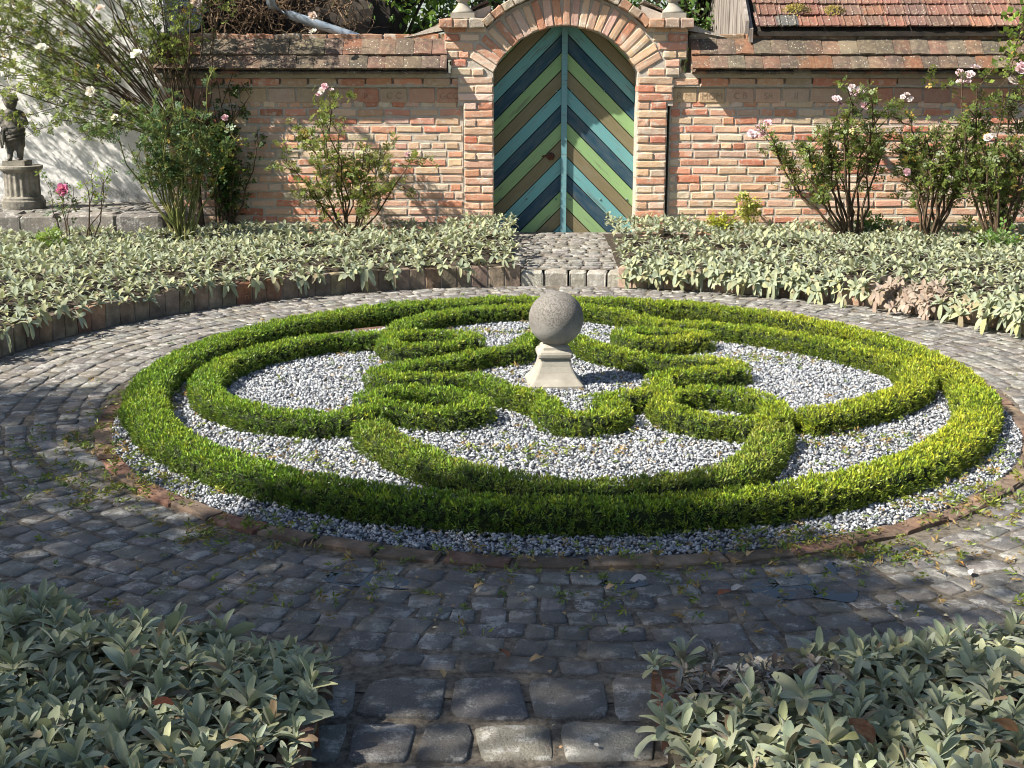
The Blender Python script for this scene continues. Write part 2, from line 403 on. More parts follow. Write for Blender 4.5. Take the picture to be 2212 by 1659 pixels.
PALR = [(.50, .22, .14), (.45, .30, .20), (.42, .22, .15), (.48, .33, .22)]
PALA = [(.60, .38, .25), (.58, .33, .22), (.62, .42, .28), (.50, .23, .14), (.62, .45, .33), (.55, .34, .26)]
def put_brick(parent, x, z, L, H, y, pal, jy=.006, kind=None, name='brick', rot=0):
    if kind is None: kind = BH if L < .17 else BR
    base = .125 if kind is BH else .25; bh = .14 if kind is BT else .062
    me = pick(kind); o = link(name, me, None, parent, jit(pick(pal), .16), (x, y + random.uniform(-jy, jy), z + random.uniform(-.002, .002)))
    o.scale = (L / base, 1, H / bh); o.rotation_euler = (0, R(random.gauss(0, .7)) + rot, R(random.gauss(0, .4)))
    return o
_fonts = {}
def letter(txt, size, parent, loc, rot=(PI / 2, 0, 0)):
    cu = bpy.data.curves.new('t', 'FONT'); cu.body = txt; cu.size = size; cu.extrude = .004; cu.align_x = 'CENTER'; cu.align_y = 'CENTER'; cu.offset = .0
    tmp = bpy.data.objects.new('t', cu); COL.objects.link(tmp)
    dg = bpy.context.evaluated_depsgraph_get(); me = bpy.data.meshes.new_from_object(tmp.evaluated_get(dg)); bpy.data.objects.remove(tmp)
    o = link('letter', me, 'stamp', parent, tuple(c * .6 for c in parent.color[:3])); o.location = loc; o.rotation_euler = rot
    sc = parent.scale; o.scale = (1 / sc[0], 1 / sc[2], 1) if rot[1] == 0 else (1, 1, 1)
    return o

# ------------------------------------------------------------------ garden wall, two lengths
def roof_tile(Lx, Ls, th):
    V = []; n = 3
    for j in range(2):
        for i in range(n + 1):
            x = -Lx / 2 + Lx * i / n; bow = .004 * math.sin(PI * i / n) + random.uniform(-.0015, .0015)
            V += [(x + random.uniform(-.002, .002), j * Ls + (random.uniform(-.003, .003) if j == 0 else 0), th + bow), (x, j * Ls, bow)]
    F = []
    for i in range(n):
        a, b = 2 * i, 2 * (i + 1); c_, d = a + 2 * (n + 1), b + 2 * (n + 1)
        F += [(a, b, d, c_), (a + 1, c_ + 1, d + 1, b + 1), (a + 1, b + 1, b, a)]
    F += [(0, 2 * (n + 1), 2 * (n + 1) + 1, 1), (2 * n, 2 * n + 1, 4 * n + 3, 4 * n + 2)]
    return mesh_py(V, F)
TILES = [roof_tile(.166, .2, .02) for _ in range(8)]
for me in TILES: me.materials.append(M['tile'])
TPAL = [(.155, .105, .078), (.175, .105, .075), (.125, .092, .07), (.22, .105, .062), (.11, .085, .066), (.17, .13, .092)]
def wall(x0, x1, cx0, cx1, label, stamps, mirror):
    w_ = empty('brick_wall', ((x0 + x1) / 2, WY, 0)); tag(w_, label, 'wall')
    ox = (x0 + x1) / 2
    mb = MB(); mb.box((x0 - ox, .0065, 0), (x1 - ox, .36, 1.66)); mb.obj('mortar', 'mortar', w_)
    z = .14; k = 0
    while z < 1.385:
        ch = .0775; x = x0 - (.13 if k % 2 else 0) - random.uniform(0, .05); head = (k % 5 == 1)
        while x < x1 - .03:
            L = random.uniform(.105, .14) if (head and random.random() < .75) or random.random() < .1 else random.uniform(.22, .285)
            a, b = max(x, x0 + .004), min(x + L, x1 - .004)
            if b - a > .04: put_brick(w_, (a + b) / 2 - ox, z + ch / 2 - .004, b - a - random.uniform(.008, .022), random.uniform(.052, .068), 0, PAL, .003)
            x += L
        z += ch; k += 1
    # tall stamped course
    x = x0 if mirror else x1; i = 0
    while (x < x1 - .05) if mirror else (x > x0 + .05):
        L = random.uniform(.25, .275); a, b = (x, min(x + L, x1)) if mirror else (max(x - L, x0), x)
        o = put_brick(w_, (a + b) / 2 - ox, 1.492, b - a - .018, .132, -.005, PALR, .003, BT); o.rotation_euler = (0, 0, 0)
        if i < len(stamps) and stamps[i]: letter(stamps[i], .085, o, (0, .0015, -.005))
        x = b if mirror else a; i += 1
    x = x0
    while x < x1 - .03:
        L = random.uniform(.25, .28); b = min(x + L, x1)
        put_brick(w_, (x + b) / 2 - ox, 1.618, b - x - .014, .066, -.035, PALR + PAL[3:7]); x = b
    mb = MB(); mb.box((x0 - ox, -.028, 1.572), (x1 - ox, .012, 1.60)); mb.box((x0 - ox, -.03, 1.655), (x1 - ox, .3, 1.70)); mb.obj('ledge', 'mortar', w_)
    cp = empty('coping', (0, 0, 0), 0, w_)
    cox = (cx0 + cx1) / 2
    # sloping bed under the tiles
    mb = MB(); A = (-.10, 1.70); B = (.13, 1.975); C_ = (.38, 1.70)
    V = [(cx - ox, p[0], p[1]) for cx in (cx0 + .01, cx1 - .01) for p in (A, B, C_)]
    mb.add(V, [(0, 3, 4, 1), (1, 4, 5, 2), (0, 2, 5, 3), (0, 1, 2), (3, 5, 4)]); mb.obj('bedding', 'mortar', cp)
    sl = math.atan2(.275, .23)
    for (yy, zz, off, lean) in ((-.160, 1.688, .03, -.42), (-.178, 1.728, 0, -.10), (-.078, 1.856, .085, -.12)):
        x = cx0 - off
        while x < cx1 - .02:
            wd = random.uniform(.155, .172); a, b = max(x, cx0), min(x + wd, cx1)
            if b - a > .03 and not (lean < -.3 and mirror and 2.57 < x < 2.72):
                o = link('tile', pick(TILES), None, cp, jit(pick(TPAL if lean > -.3 else TPAL[2:5]), .2), ((a + b) / 2 - ox, yy + random.uniform(-.005, .005), zz + random.uniform(-.003, .003)))
                o.scale = ((b - a - .003) / .166, 1 if lean > -.3 else .6, 1); o.rotation_euler = (sl + lean + R(random.gauss(0, 1)), R(random.gauss(0, .5)), R(random.gauss(0, .6)))
            x += wd
    x = cx0
    while x < cx1 - .03:
        b = min(x + random.uniform(.24, .28), cx1)
        put_brick(cp, (x + b) / 2 - ox, 2.015, b - x - .012, .075, .07, [(.22, .13, .085), (.25, .16, .10), (.19, .14, .10), (.30, .14, .075)], .004); x = b
    mb = MB(); mb.box((cx0 - ox, .085, 1.93), (cx1 - ox, .2, 2.045)); mb.obj('ridge_mortar', 'mortar', cp)
    return w_
wall(-3.25, -.462, -3.3, -.60, 'old brick garden wall with tiled coping left of the green gate', ['GCC', '', 'C C', 'R'], False)
wall(1.484, 5.7, 1.66, 5.7, 'old brick garden wall with tiled coping right of the green gate', ['R M', 'MOM', 'C B', 'SR', 'II'], True)

# ------------------------------------------------------------------ gate arch
GY = 12.39; AC = (.5, 1.375); AR = .751; HWID = .675
arch = empty('gate_arch', (.5, GY, 0)); tag(arch, 'round brick gate arch framing the striped double door', 'gate arch')
def arch_z(x): d = AR * AR - (x - .5) ** 2; return AC[1] + math.sqrt(max(d, 0))
def top_z(x):
    d = 1.03 ** 2 - (x - .5) ** 2; return max(2.10, AC[1] + math.sqrt(d) if d > 0 else 0)
mb = MB(); xs = sorted(set([round(v, 4) for v in np.linspace(-.455, 1.455, 61)] + [.5 - HWID, .5 + HWID - .0001, .5 - HWID - .0001, .5 + HWID]))
def colz(x): return arch_z(x) if abs(x - .5) < HWID else .05
for a, b in zip(xs[:-1], xs[1:]):
    m_ = (a + b) / 2
    za, zb = (arch_z(a), arch_z(b)) if abs(m_ - .5) < HWID else (.05, .05)
    ta, tb = top_z(a), top_z(b); A, B = a - .5, b - .5
    V = [(A, .012, za), (B, .012, zb), (B, .012, tb), (A, .012, ta), (A, .56, za), (B, .56, zb), (B, .56, tb), (A, .56, ta)]
    mb.add(V, [(0, 1, 2, 3), (5, 4, 7, 6), (4, 5, 1, 0), (3, 2, 6, 7)])
for sx, x_in in ((-1, .5 - HWID), (1, .5 + HWID)):
    X = x_in - .5; mb.add([(X, .012, .05), (X, .56, .05), (X, .56, arch_z(x_in)), (X, .012, arch_z(x_in))], [(0, 1, 2, 3)])
    Xo = (-.455 if sx < 0 else 1.455) - .5; mb.add([(Xo, .012, .05), (Xo, .56, .05), (Xo, .56, 2.1), (Xo, .012, 2.1)], [(0, 1, 2, 3)])
    for (z0, z1, e) in ((1.40, 1.655, .05), (1.657, 1.82, .11), (1.822, 2.1, .17)):
        a = Xo + sx * .0; b = Xo + sx * e; mb.box((min(a, b), .012, z0), (max(a, b), .5, z1))
mb.obj('mortar', 'mortar', arch)
# pier and spandrel bricks
z = .12; k = 0
while z < 2.08:
    ch = .0775; zc = z + ch / 2
    for sx in (-1, 1):
        ext = 0 if zc < 1.40 else .05 if zc < 1.655 else .11 if zc < 1.82 else .17
        xo = .955 + ext
        if zc < 1.70: xi = HWID - .004
        else:
            d = (AR + .255) ** 2 - (zc - ch * .4 - AC[1]) ** 2; xi = math.sqrt(d) if d > 0 else 0
            xi = min(xi, HWID + max(0, zc + ch * .45 - 1.704) / .487)
        span = xo - xi
        if span < .05: continue
        if span > .19 and (k % 2 == 0 or span > .34):
            ns = 2 if span < .4 else 3 if span < .7 else 4
            cuts = [0] + sorted((np.arange(1, ns) + np.random.default_rng(k * 7 + sx + 3).uniform(-.22, .22, ns - 1)) / ns) + [1]
        else: cuts = [0, 1]
        for a, b in zip(cuts[:-1], cuts[1:]):
            xa, xb = xi + span * a, xi + span * b
            put_brick(arch, sx * (xa + xb) / 2, zc, (xb - xa) - .012, .063, 0, PAL + PALA, .005)
    z += ch; k += 1
# voussoirs
amax = math.asin(HWID / AR); nv = 23
for i in range(nv):
    a = -amax + (i + .5) * 2 * amax / nv; rr = AR + .125
    o = link('voussoir', pick(BA), None, arch, jit(pick(PALA), .15), (rr * math.sin(a), random.uniform(-.006, .004), AC[1] + rr * math.cos(a)))
    o.rotation_euler = (0, a + R(random.gauss(0, 1.6)), 0); o.scale = (random.uniform(.92, 1.12), 1, random.uniform(.94, 1.04))
# caps and arched coping
CAPP = [(.36, .26, .19), (.33, .275, .22), (.40, .21, .13), (.31, .26, .21)]
for sx in (-1, 1):
    x = .745
    for L in (.155, .14, .135):
        o = put_brick(arch, sx * (x + L / 2), 2.143, L - .008, .085, -.085, CAPP, .004, BH); o.scale[1] = 2; x += L
    mb = MB(); b0, b1 = sorted((sx * .75, sx * 1.165)); mb.box((b0, -.07, 2.102), (b1, .5, 2.18)); mb.obj('cap_bed', 'mortar', arch)
na = 15
for i in range(na):
    a = -R(45) + (i + .5) * R(90) / na; rr = 1.072
    o = link('coping_brick', pick(BH), None, arch, jit(pick(CAPP), .15), (rr * math.sin(a), -.08 + random.uniform(-.006, .006), AC[1] + rr * math.cos(a)))
    o.rotation_euler = (0, a, 0); o.scale = (.87, 2.2, 1.25)
# raking roof tiles on top of the coping, seen edge-on behind the urns
for sx in (-1, 1):
    for j in range(4):
        o = link('tile', TILES[j], None, arch, jit(pick(TPAL)), (sx * (.80 + j * .12), .14, 2.30 - j * .055)); o.rotation_euler = (0, sx * .42, 0); o.scale = (1.1, 2, 1)
    o = MB(); o.add([(sx * p[0], yy, p[1]) for yy in (.12, .5) for p in ((.7, 2.16), (.7, 2.31), (1.5, 2.02))], [(0, 1, 2), (3, 5, 4), (1, 4, 5, 2)]); o.obj('raking_bed', 'mortar', arch)

# ------------------------------------------------------------------ striped double door
door = empty('garden_gate', (.5, 12.71, .17)); tag(door, 'double door of teal, navy, green and brown chevron planks', 'gate')
def clip(poly, a, b, c):     # keep a*x+b*z<=c
    out = []
    for i in range(len(poly)):
        p, q = poly[i], poly[(i + 1) % len(poly)]; dp, dq = a * p[0] + b * p[1] - c, a * q[0] + b * q[1] - c
        if dp <= 0: out.append(p)
        if dp * dq < 0: t_ = dp / (dp - dq); out.append((p[0] + (q[0] - p[0]) * t_, p[1] + (q[1] - p[1]) * t_))
    return out
DC = {'teal': (.125, .335, .34), 'navy': (.004, .043, .078), 'green': (.22, .36, .15), 'brown': (.175, .145, .072)}
order = ['brown', 'green', 'navy', 'teal']      # going up
for sx, lab in ((-1, 'left leaf of the double door, with the handle'), (1, 'right leaf of the double door')):
    leaf = empty('door_leaf', (0, 0, 0), 0, door); leaf['label'] = lab
    prof = [(.026, 0), (.69, 0), (.69, arch_z(.5 + .69) - .17)] + [(x, AC[1] - .17 + math.sqrt(.775 ** 2 - x * x)) for x in np.linspace(.68, .026, 18)]
    mb = MB(); nn = len(prof)
    mb.add([(sx * x, .034, z) for x, z in prof], [tuple(range(nn)) if sx < 0 else tuple(range(nn))[::-1]]); mb.obj('backing', 'dark', leaf)
    vw = .1635
    for j in range(-6, 14):
        z0 = 1.955 - .07 - j * vw - vw      # lower edge at the middle post ; z falls 45 degrees outward
        # plank k: z + x between z0 and z0+vw
        p = clip(clip(prof, 1, 1, z0 + vw - .005 + .026), -1, -1, -(z0 + .005 + .026))
        if len(p) < 3: continue
        # local frame: along the plank = X, so the grain follows it
        cx, cz = sum(q[0] for q in p) / len(p), sum(q[1] for q in p) / len(p); ux, uz = .70711, -.70711
        V = []
        for yy, ins in ((.030, 0), (.003, 0), (0, .003)):
            for q in p:
                dx, dz = q[0] - cx, q[1] - cz; u, v = dx * ux + dz * uz, -dx * uz + dz * ux
                V.append((sx * u * (1 - ins), yy, v * (1 - ins * 12)))
        n_ = len(p); F = [tuple(range(2 * n_, 3 * n_))]
        for r_ in (0, 1): F += [(r_ * n_ + i, r_ * n_ + (i + 1) % n_, (r_ + 1) * n_ + (i + 1) % n_, (r_ + 1) * n_ + i) for i in range(n_)]
        me = mesh_py(V, F); bm = bmesh.new(); bm.from_mesh(me); bmesh.ops.recalc_face_normals(bm, faces=bm.faces); bm.to_mesh(me); bm.free()
        o = link('plank', me, 'plank', leaf, jit(DC[['navy', 'green', 'brown', 'teal'][j % 4]], .06), (sx * cx, random.uniform(-.0015, .0015), cz))
        o.rotation_euler = (0, sx * R(45), 0)
    for (bx_, bz) in ((.07, 1.36), (.38, 1.36), (.07, .33), (.36, .33), (.62, .33)):
        mb = MB(); mb.lathe([(.011, 0), (.009, .005), (.003, .008)], 8); o = mb.obj('bolt', 'plank', leaf, (.12, .22, .2)); o.location = (sx * bx_, -.001, bz); o.rotation_euler = (PI / 2, 0, 0)
mb = MB(); mb.box((-.027, -.03, .004), (.027, .02, 1.95)); o = mb.obj('centre_post', 'plank', door, (.13, .29, .32))
hd = empty('handle', (-.125, -.004, .745), 0, door)
mb = MB(); mb.lathe([(.038, 0), (.037, .008), (.03, .012), (.014, .014), (.012, .05), (.004, .052)], 20); o = mb.obj('rosette', 'iron', hd, smooth=False); o.rotation_euler = (PI / 2, 0, 0)
mb = MB(); mb.tube([(0, -.045, .005), (-.03, -.048, .006), (-.07, -.046, .004), (-.09, -.045, -.002)], [.009, .01, .009, .006], 8); mb.obj('lever', 'iron', hd, smooth=True)

# ------------------------------------------------------------------ urns on the arch
def urn(x, label):
    u = empty('stone_urn', (x, 12.47, 2.187)); tag(u, label, 'urn', 'urns on the gate piers')
    mb = MB(); mb.box((-.11, -.11, 0), (.11, .11, .05)); mb.obj('plinth', 'sand', u)
    mb = MB(); mb.lathe([(.10, .05), (.10, .062), (.088, .075), (.066, .10), (.048, .125), (.043, .15), (.062, .158), (.066, .17), (.058, .18)], 28); mb.obj('foot', 'sand', u, smooth=True)
    mb = MB(); mb.lathe([(.056, .18), (.09, .20), (.115, .235), (.122, .28), (.116, .32), (.10, .36), (.098, .40), (.125, .44), (.135, .455), (.125, .46), (.05, .44)], 72, flute=(1, 5, 18, .09)); mb.obj('bowl', 'sand', u, smooth=True)
    return u
urn(-.455, 'pale stone urn on the left pier of the gate arch'); urn(1.49, 'pale stone urn on the right pier of the gate arch')

# ------------------------------------------------------------------ edging, kerbs, step
edg = empty('brick_edging', (EC[0], EC[1], 0)); tag(edg, 'ring of flat red-brown bricks edging the gravel bed', 'edging')
def block_mesh(L, W, H, bev, ro):
    xs = [-L / 2, -L / 2 + bev, 0, L / 2 - bev, L / 2]; ys = [-W / 2, -W / 2 + bev, W / 2 - bev, W / 2]; V = []; nx = 5
    for j, y_ in enumerate(ys):
        for i, x_ in enumerate(xs):
            e = (i in (0, 4)) + (j in (0, 3)); V.append((x_ + random.uniform(-ro, ro), y_ + random.uniform(-ro, ro), H - (0, bev * .8, bev * 1.7)[e] + random.uniform(-ro, ro)))
    F = [(j * nx + i, j * nx + i + 1, (j + 1) * nx + i + 1, (j + 1) * nx + i) for j in range(3) for i in range(4)]
    ring = list(range(5)) + [9, 14, 19, 18, 17, 16, 15, 10, 5]; b = len(V)
    V += [(V[i][0], V[i][1], -.03) for i in ring]
    F += [(ring[(i + 1) % 14], ring[i], b + i, b + (i + 1) % 14) for i in range(14)]
    return mesh_py(V, F)
EB = [block_mesh(.245, .09, .024, .007, .004) for _ in range(10)]
for me in EB: me.materials.append(M['edge'])
n = int(2 * PI * (ER - .05) / .252)
for i in range(n):
    a = 2 * PI * i / n + random.uniform(-.004, .004); rr = ER - .052 + random.uniform(-.008, .008)
    o = link('brick', pick(EB), None, edg, jit(pick([(0.204, 0.09, 0.054), (0.18, 0.12, 0.084), (0.156, 0.078, 0.054), (0.216, 0.144, 0.096)]), .2), (rr * math.sin(a), rr * math.cos(a), random.uniform(-.006, .006)))
    o.rotation_euler = (R(random.gauss(0, 1.5)), R(random.gauss(0, 1)), -a + R(random.gauss(0, 1.5))); o.scale = (random.uniform(.92, 1.04), 1, 1)
KB = [brick_mesh(.125, .19, .075, .007, .003) for _ in range(10)]
for me in KB: me.materials.append(M['kerb'])
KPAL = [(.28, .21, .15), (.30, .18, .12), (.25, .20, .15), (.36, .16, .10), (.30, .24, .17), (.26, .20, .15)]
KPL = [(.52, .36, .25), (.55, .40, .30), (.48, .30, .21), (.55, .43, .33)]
def kerb(a0, a1, label, pal, stamps=(), PR=PR, dz=0):
    k_ = empty('brick_kerb', (PC[0], PC[1], 0)); tag(k_, label, 'kerb', 'brick kerbs round the paved ring')
    a = a0; i = 0
    while a < a1:
        wl = random.uniform(.115, .14); am = a + wl / PR / 2
        c = jit(pick(pal), .2)
        st = dict(stamps).get(i)
        if st: c = (.45, .17, .09) if st == 'ME' else (.36, .30, .17)
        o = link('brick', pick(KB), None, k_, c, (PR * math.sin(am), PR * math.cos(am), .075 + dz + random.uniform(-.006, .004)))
        o.rotation_euler = (R(random.gauss(0, 1.2)), R(random.gauss(0, .6)), -am + R(random.gauss(0, 1)))
        o.scale = ((wl - .006) / .125, 1, 1)
        if st:
            cu = letter(st, .085, o, (0, .0, .02), (PI / 2, R(90), 0))
        a += wl / PR; i += 1
    mb = MB(); m_ = 40; V = []
    for i in range(m_ + 1):
        q = a0 + (a1 - a0) * i / m_
        for r_, z_ in ((PR + .012, -.02), (PR + .012, .15 + dz), (PR + .08, .15 + dz)): V.append((r_ * math.sin(q), r_ * math.cos(q), z_))
    F = [(3 * i + k + 3, 3 * i + k, 3 * i + k + 1, 3 * i + k + 4) for i in range(m_) for k in (0, 1)]
    mb.add(V, F); mb.obj('mortar', 'mortar', k_)
ga0 = math.asin((GX0 + .02 - PC[0]) / PR); ga1 = math.asin((GX1 - .02 - PC[0]) / PR)
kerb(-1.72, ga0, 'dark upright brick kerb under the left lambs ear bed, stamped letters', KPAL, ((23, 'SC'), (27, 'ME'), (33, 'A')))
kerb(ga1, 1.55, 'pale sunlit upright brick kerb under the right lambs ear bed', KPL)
fa0 = PI - math.asin((AX1 - PC[0]) / FR); fa1 = PI - math.asin((AX0 - PC[0]) / FR)
kerb(PI - .95, fa0, 'low brick kerb of the near bed right of the approach path', KPAL, (), FR, -.07)
kerb(fa1, PI + .95, 'low brick kerb of the near bed left of the approach path', KPAL, (), FR, -.07)
for sx, X, nm in ((-1, AX0, 'left'), (1, AX1, 'right')):
    k_ = empty('path_kerb', (X, 3, 0)); tag(k_, f'dark brick kerb along the {nm} side of the approach path', 'kerb', 'brick kerbs beside the approach path')
    for j in range(11):
        o = link('brick', pick(KB), None, k_, jit(pick(KPAL), .2), (sx * .0, .22 - j * .13, .01)); o.rotation_euler = (0, 0, sx * PI / 2)
stp = empty('stone_step', (PC[0], PC[1], 0)); tag(stp, 'worn stone block step up to the gate path', 'step')
a = ga0 + .003
for wl in (.19, .2, .145, .165, .14):
    me = block_mesh(wl - .012, .24, .125, .014, .005); am = a + wl / PR / 2
    o = link('block', me, 'granite', stp, jit(pick([(.50, .46, .39), (.55, .51, .43), (.52, .47, .38)]), .1), ((PR + .13) * math.sin(am), (PR + .13) * math.cos(am), -.005)); o.rotation_euler = (0, 0, -am); a += wl / PR

# ------------------------------------------------------------------ gravel bed
mb = MB(); n = 80
mb.add([(EC[0], EC[1], .012)] + [(EC[0] + (ER - .09) * math.sin(2 * PI * i / n), EC[1] + (ER - .09) * math.cos(2 * PI * i / n), .012) for i in range(n)], [(0, 1 + (i + 1) % n, 1 + i) for i in range(n)])
tag(mb.obj('gravel_base', 'gravelbase'), kind='structure')
# hedge centre lines (relative to the knot centre)
LINES = {
 'W': ([(-.98, 1.12), (-1.2, 1.06), (-1.45, .95), (-1.7, .68), (-1.86, .3), (-1.88, -.1), (-1.79, -.42), (-1.62, -.66), (-1.38, -.84), (-1.1, -.9), (-.93, -.74)], False, .175, 'clipped hedge petal on the left side of the knot'),
 'S': ([(-.9, -1.02), (-.83, -1.22), (-.7, -1.42), (-.47, -1.72), (-.15, -1.92), (.08, -1.97), (.42, -1.91), (.75, -1.62), (.9, -1.27), (.97, -1.06)], False, .18, 'clipped hedge petal at the front of the knot, olive tinged'),
 'E': ([(.8, 1.34), (1.0, 1.40), (1.24, 1.28), (1.64, .89), (1.93, .36), (1.95, 0), (1.79, -.35), (1.45, -.68), (1.15, -.86)], False, .185, 'clipped hedge petal on the right side, yellowest at its bend'),
 'N': ([(-.98, 1.24), (-.93, 1.47), (-.75, 1.77), (-.45, 1.98), (-.1, 2.08), (.25, 2.03), (.5, 1.84), (.68, 1.55), (.74, 1.4)], False, .16, 'clipped hedge petal at the back of the knot, nearest the gate'),
 'sw': ([(-.95, -.60), (-.78, -.72), (-.6, -.79), (-.46, -.75), (-.40, -.63), (-.48, -.47), (-.68, -.36), (-.86, -.36), (-.96, -.46)], True, .14, 'small closed hedge loop left of the stone ball, front side'),
 'se': ([(1.02, -.84), (1.03, -.58), (.88, -.40), (.68, -.38), (.54, -.46), (.5, -.68), (.58, -.86), (.74, -.95), (.9, -1.0)], True, .145, 'small closed hedge loop front right of the stone ball'),
 'nw': ([(-1.0, .95), (-.95, .74), (-.8, .70), (-.62, .80), (-.48, .98), (-.56, 1.10), (-.72, 1.14), (-.9, 1.12)], True, .13, 'small closed hedge loop back left of the stone ball'),
 'ne': ([(.47, 1.22), (.49, .95), (.62, .90), (.8, .95), (.95, 1.03), (.88, 1.15), (.72, 1.2)], True, .14, 'small closed hedge loop back right of the stone ball'),
 'in': ([(-.07, -.58), (-.05, -.79), (.07, -.90), (.21, -.84), (.27, -.70), (.19, -.53), (.40, -.46), (.53, -.30), (.54, -.06), (.72, .02), (.97, .12), (1.0, .28), (.85, .33), (.58, .38), (.45, .52), (.32, .62), (.21, .84), (.12, 1.02), (-.06, 1.05), (-.17, .88), (-.22, .66), (-.40, .60), (-.52, .46), (-.68, .31), (-.9, .15), (-.97, 0.02), (-.86, -.09), (-.68, -.06), (-.46, -.08), (-.29, -.32), (-.16, -.45)], True, .145, 'inner four-lobed clipped hedge round the stone ball'),
}
ring = [(2.17 * math.sin(q), .09 + 2.28 * math.cos(q)) for q in np.linspace(0, 2 * PI, 40, endpoint=False)]
LINES['O'] = (ring, True, .215, 'outer clipped ring hedge enclosing the whole knot')
CURVES = {}
for k, (P, cl, wd, lab) in LINES.items():
    CURVES[k] = (catmull(P, 10, cl) + HC, cl, wd, lab)
allpts = np.concatenate([np.c_[c[0], np.full(len(c[0]), c[2])] for c in CURVES.values()])
def in_hedge(x, y, m=.0):
    d = np.hypot(allpts[:, 0] - x, allpts[:, 1] - y); return (d < allpts[:, 2] / 2 - m).any()
# occupancy raster for speed
gs = .02; GN = int(5 / gs); occ = np.zeros((GN, GN), bool); gx0, gy0 = EC[0] - 2.5, EC[1] - 2.5
xx, yy = np.meshgrid(gx0 + (np.arange(GN) + .5) * gs, gy0 + (np.arange(GN) + .5) * gs, indexing='ij')
for p in allpts: 
    i0, j0 = int((p[0] - gx0) / gs), int((p[1] - gy0) / gs); k = 7
    a, b, c_, d = max(i0 - k, 0), i0 + k + 1, max(j0 - k, 0), j0 + k + 1
    occ[a:b, c_:d] |= (np.hypot(xx[a:b, c_:d] - p[0], yy[a:b, c_:d] - p[1]) < p[2] / 2 - .045)
cand = rng.uniform(-ER, ER, (150000, 2)); cand = cand[np.hypot(*cand.T) < ER - .095] + EC
ii = ((cand - [gx0, gy0]) / gs).astype(int); cand = cand[~occ[ii[:, 0], ii[:, 1]]]
keep = (np.abs(cand[:, 0]) < cand[:, 1] * .42 + .1); cand = cand[keep]
# thin the far part: smaller on screen
cand = cand[rng.random(len(cand)) < np.clip(1.25 - (cand[:, 1] - 4.2) * .09, .55, 1)]
n = len(cand)
tv = np.array([(-1, 0, 0), (1, 0, 0), (0, -1, 0), (0, 1, 0), (0, 0, -1), (0, 0, 1)], float) * .62
tf = [(0, 2, 5), (2, 1, 5), (1, 3, 5), (3, 0, 5), (2, 0, 4), (1, 2, 4), (3, 1, 4), (0, 3, 4)]
V = tv[None] * (1 + rng.uniform(-.35, .25, (n, 6, 3))) + rng.normal(0, .17, (n, 6, 3))
sz = rng.uniform(.0105, .019, (n, 1, 1)) * np.where(rng.random((n, 1, 1)) < .08, 1.4, 1) * (1 + .10 * (np.clip(cand[:, 1], 4, 9) - 4)[:, None, None] * .3)
V = V * sz * np.stack([np.ones(n), rng.uniform(.6, 1, n), rng.uniform(.45, .75, n)], 1)[:, None, :]
def rotm(n, tilt):
    a = rng.uniform(0, 2 * PI, n); b = rng.normal(0, tilt, n); c_ = rng.normal(0, tilt, n)
    ca, sa, cb, sb, cc, sc_ = np.cos(a), np.sin(a), np.cos(b), np.sin(b), np.cos(c_), np.sin(c_); o = np.zeros(n); l = np.ones(n)
    Rz = np.stack([np.stack([ca, -sa, o], 1), np.stack([sa, ca, o], 1), np.stack([o, o, l], 1)], 1)
    Rx = np.stack([np.stack([l, o, o], 1), np.stack([o, cb, -sb], 1), np.stack([o, sb, cb], 1)], 1)
    Ry = np.stack([np.stack([cc, o, sc_], 1), np.stack([o, l, o], 1), np.stack([-sc_, o, cc], 1)], 1)
    return Rz @ Rx @ Ry
V = np.einsum('nij,nkj->nki', rotm(n, .5), V)
V[:, :, :2] += cand[:, None, :]; V[:, :, 2] += (.016 + rng.uniform(0, .014, n))[:, None]
gp_ = np.array([(0.488, 0.492, 0.496), (0.4, 0.411, 0.422), (0.311, 0.326, 0.34), (0.207, 0.222, 0.244), (0.104, 0.115, 0.133), (0.37, 0.326, 0.259), (0.266, 0.229, 0.185)])
ci = rng.choice(7, n, p=[.20, .22, .21, .18, .13, .04, .02]); col = gp_[ci] * rng.uniform(.88, 1.1, (n, 1))
o = link('gravel', mesh_np(V.reshape(-1, 3), rep(6, tf, n), np.repeat(np.clip(col, 0, .85), 6, 0)), 'gravel')
tag(o, 'white and grey stone chippings between the hedges', 'gravel', kind='stuff')

# ------------------------------------------------------------------ hedges
def sprig_template(seed, nn=7):
    """upright shoot along +Z, 1 unit long, with nn needles as slim quads"""
    r = np.random.default_rng(seed); V = []; F = []; tipw = []
    for i in range(nn):
        s = .15 + .85 * i / (nn - 1); a = i * 2.4 + r.uniform(-.4, .4); el = .5 + .6 * s + r.uniform(-.15, .15) if i < nn - 1 else 1.45
        d = np.array([math.cos(a) * math.cos(el), math.sin(a) * math.cos(el), math.sin(el)]); L = r.uniform(.42, .62)
        side = np.cross(d, [0, 0, 1.0]) if abs(d[2]) < .95 else np.array([1., 0, 0]); side /= np.linalg.norm(side)
        b = np.array([0, 0, s * .75]); wv = .075
        base = len(V)
        V += [b - side * wv * .3, b + d * L * .5 - side * wv, b + d * L, b + d * L * .5 + side * wv]
        F.append((base, base + 1, base + 2, base + 3)); tipw += [s * .4, s * .8, s, s * .8]
    return np.array(V), F, np.array(tipw)
SPT = [sprig_template(i) for i in range(10)]
def frames(nrm, spin):
    """rotation matrices with local Z = nrm, spun"""
    z = nrm / np.linalg.norm(nrm, axis=1, keepdims=True)
    ref = np.where(np.abs(z[:, 2:3]) > .9, [[1., 0, 0]], [[0, 0, 1.]]); x = np.cross(ref, z); x /= np.linalg.norm(x, axis=1, keepdims=True); y = np.cross(z, x)
    c, s = np.cos(spin)[:, None], np.sin(spin)[:, None]
    return np.stack([x * c + y * s, -x * s + y * c, z], 2)
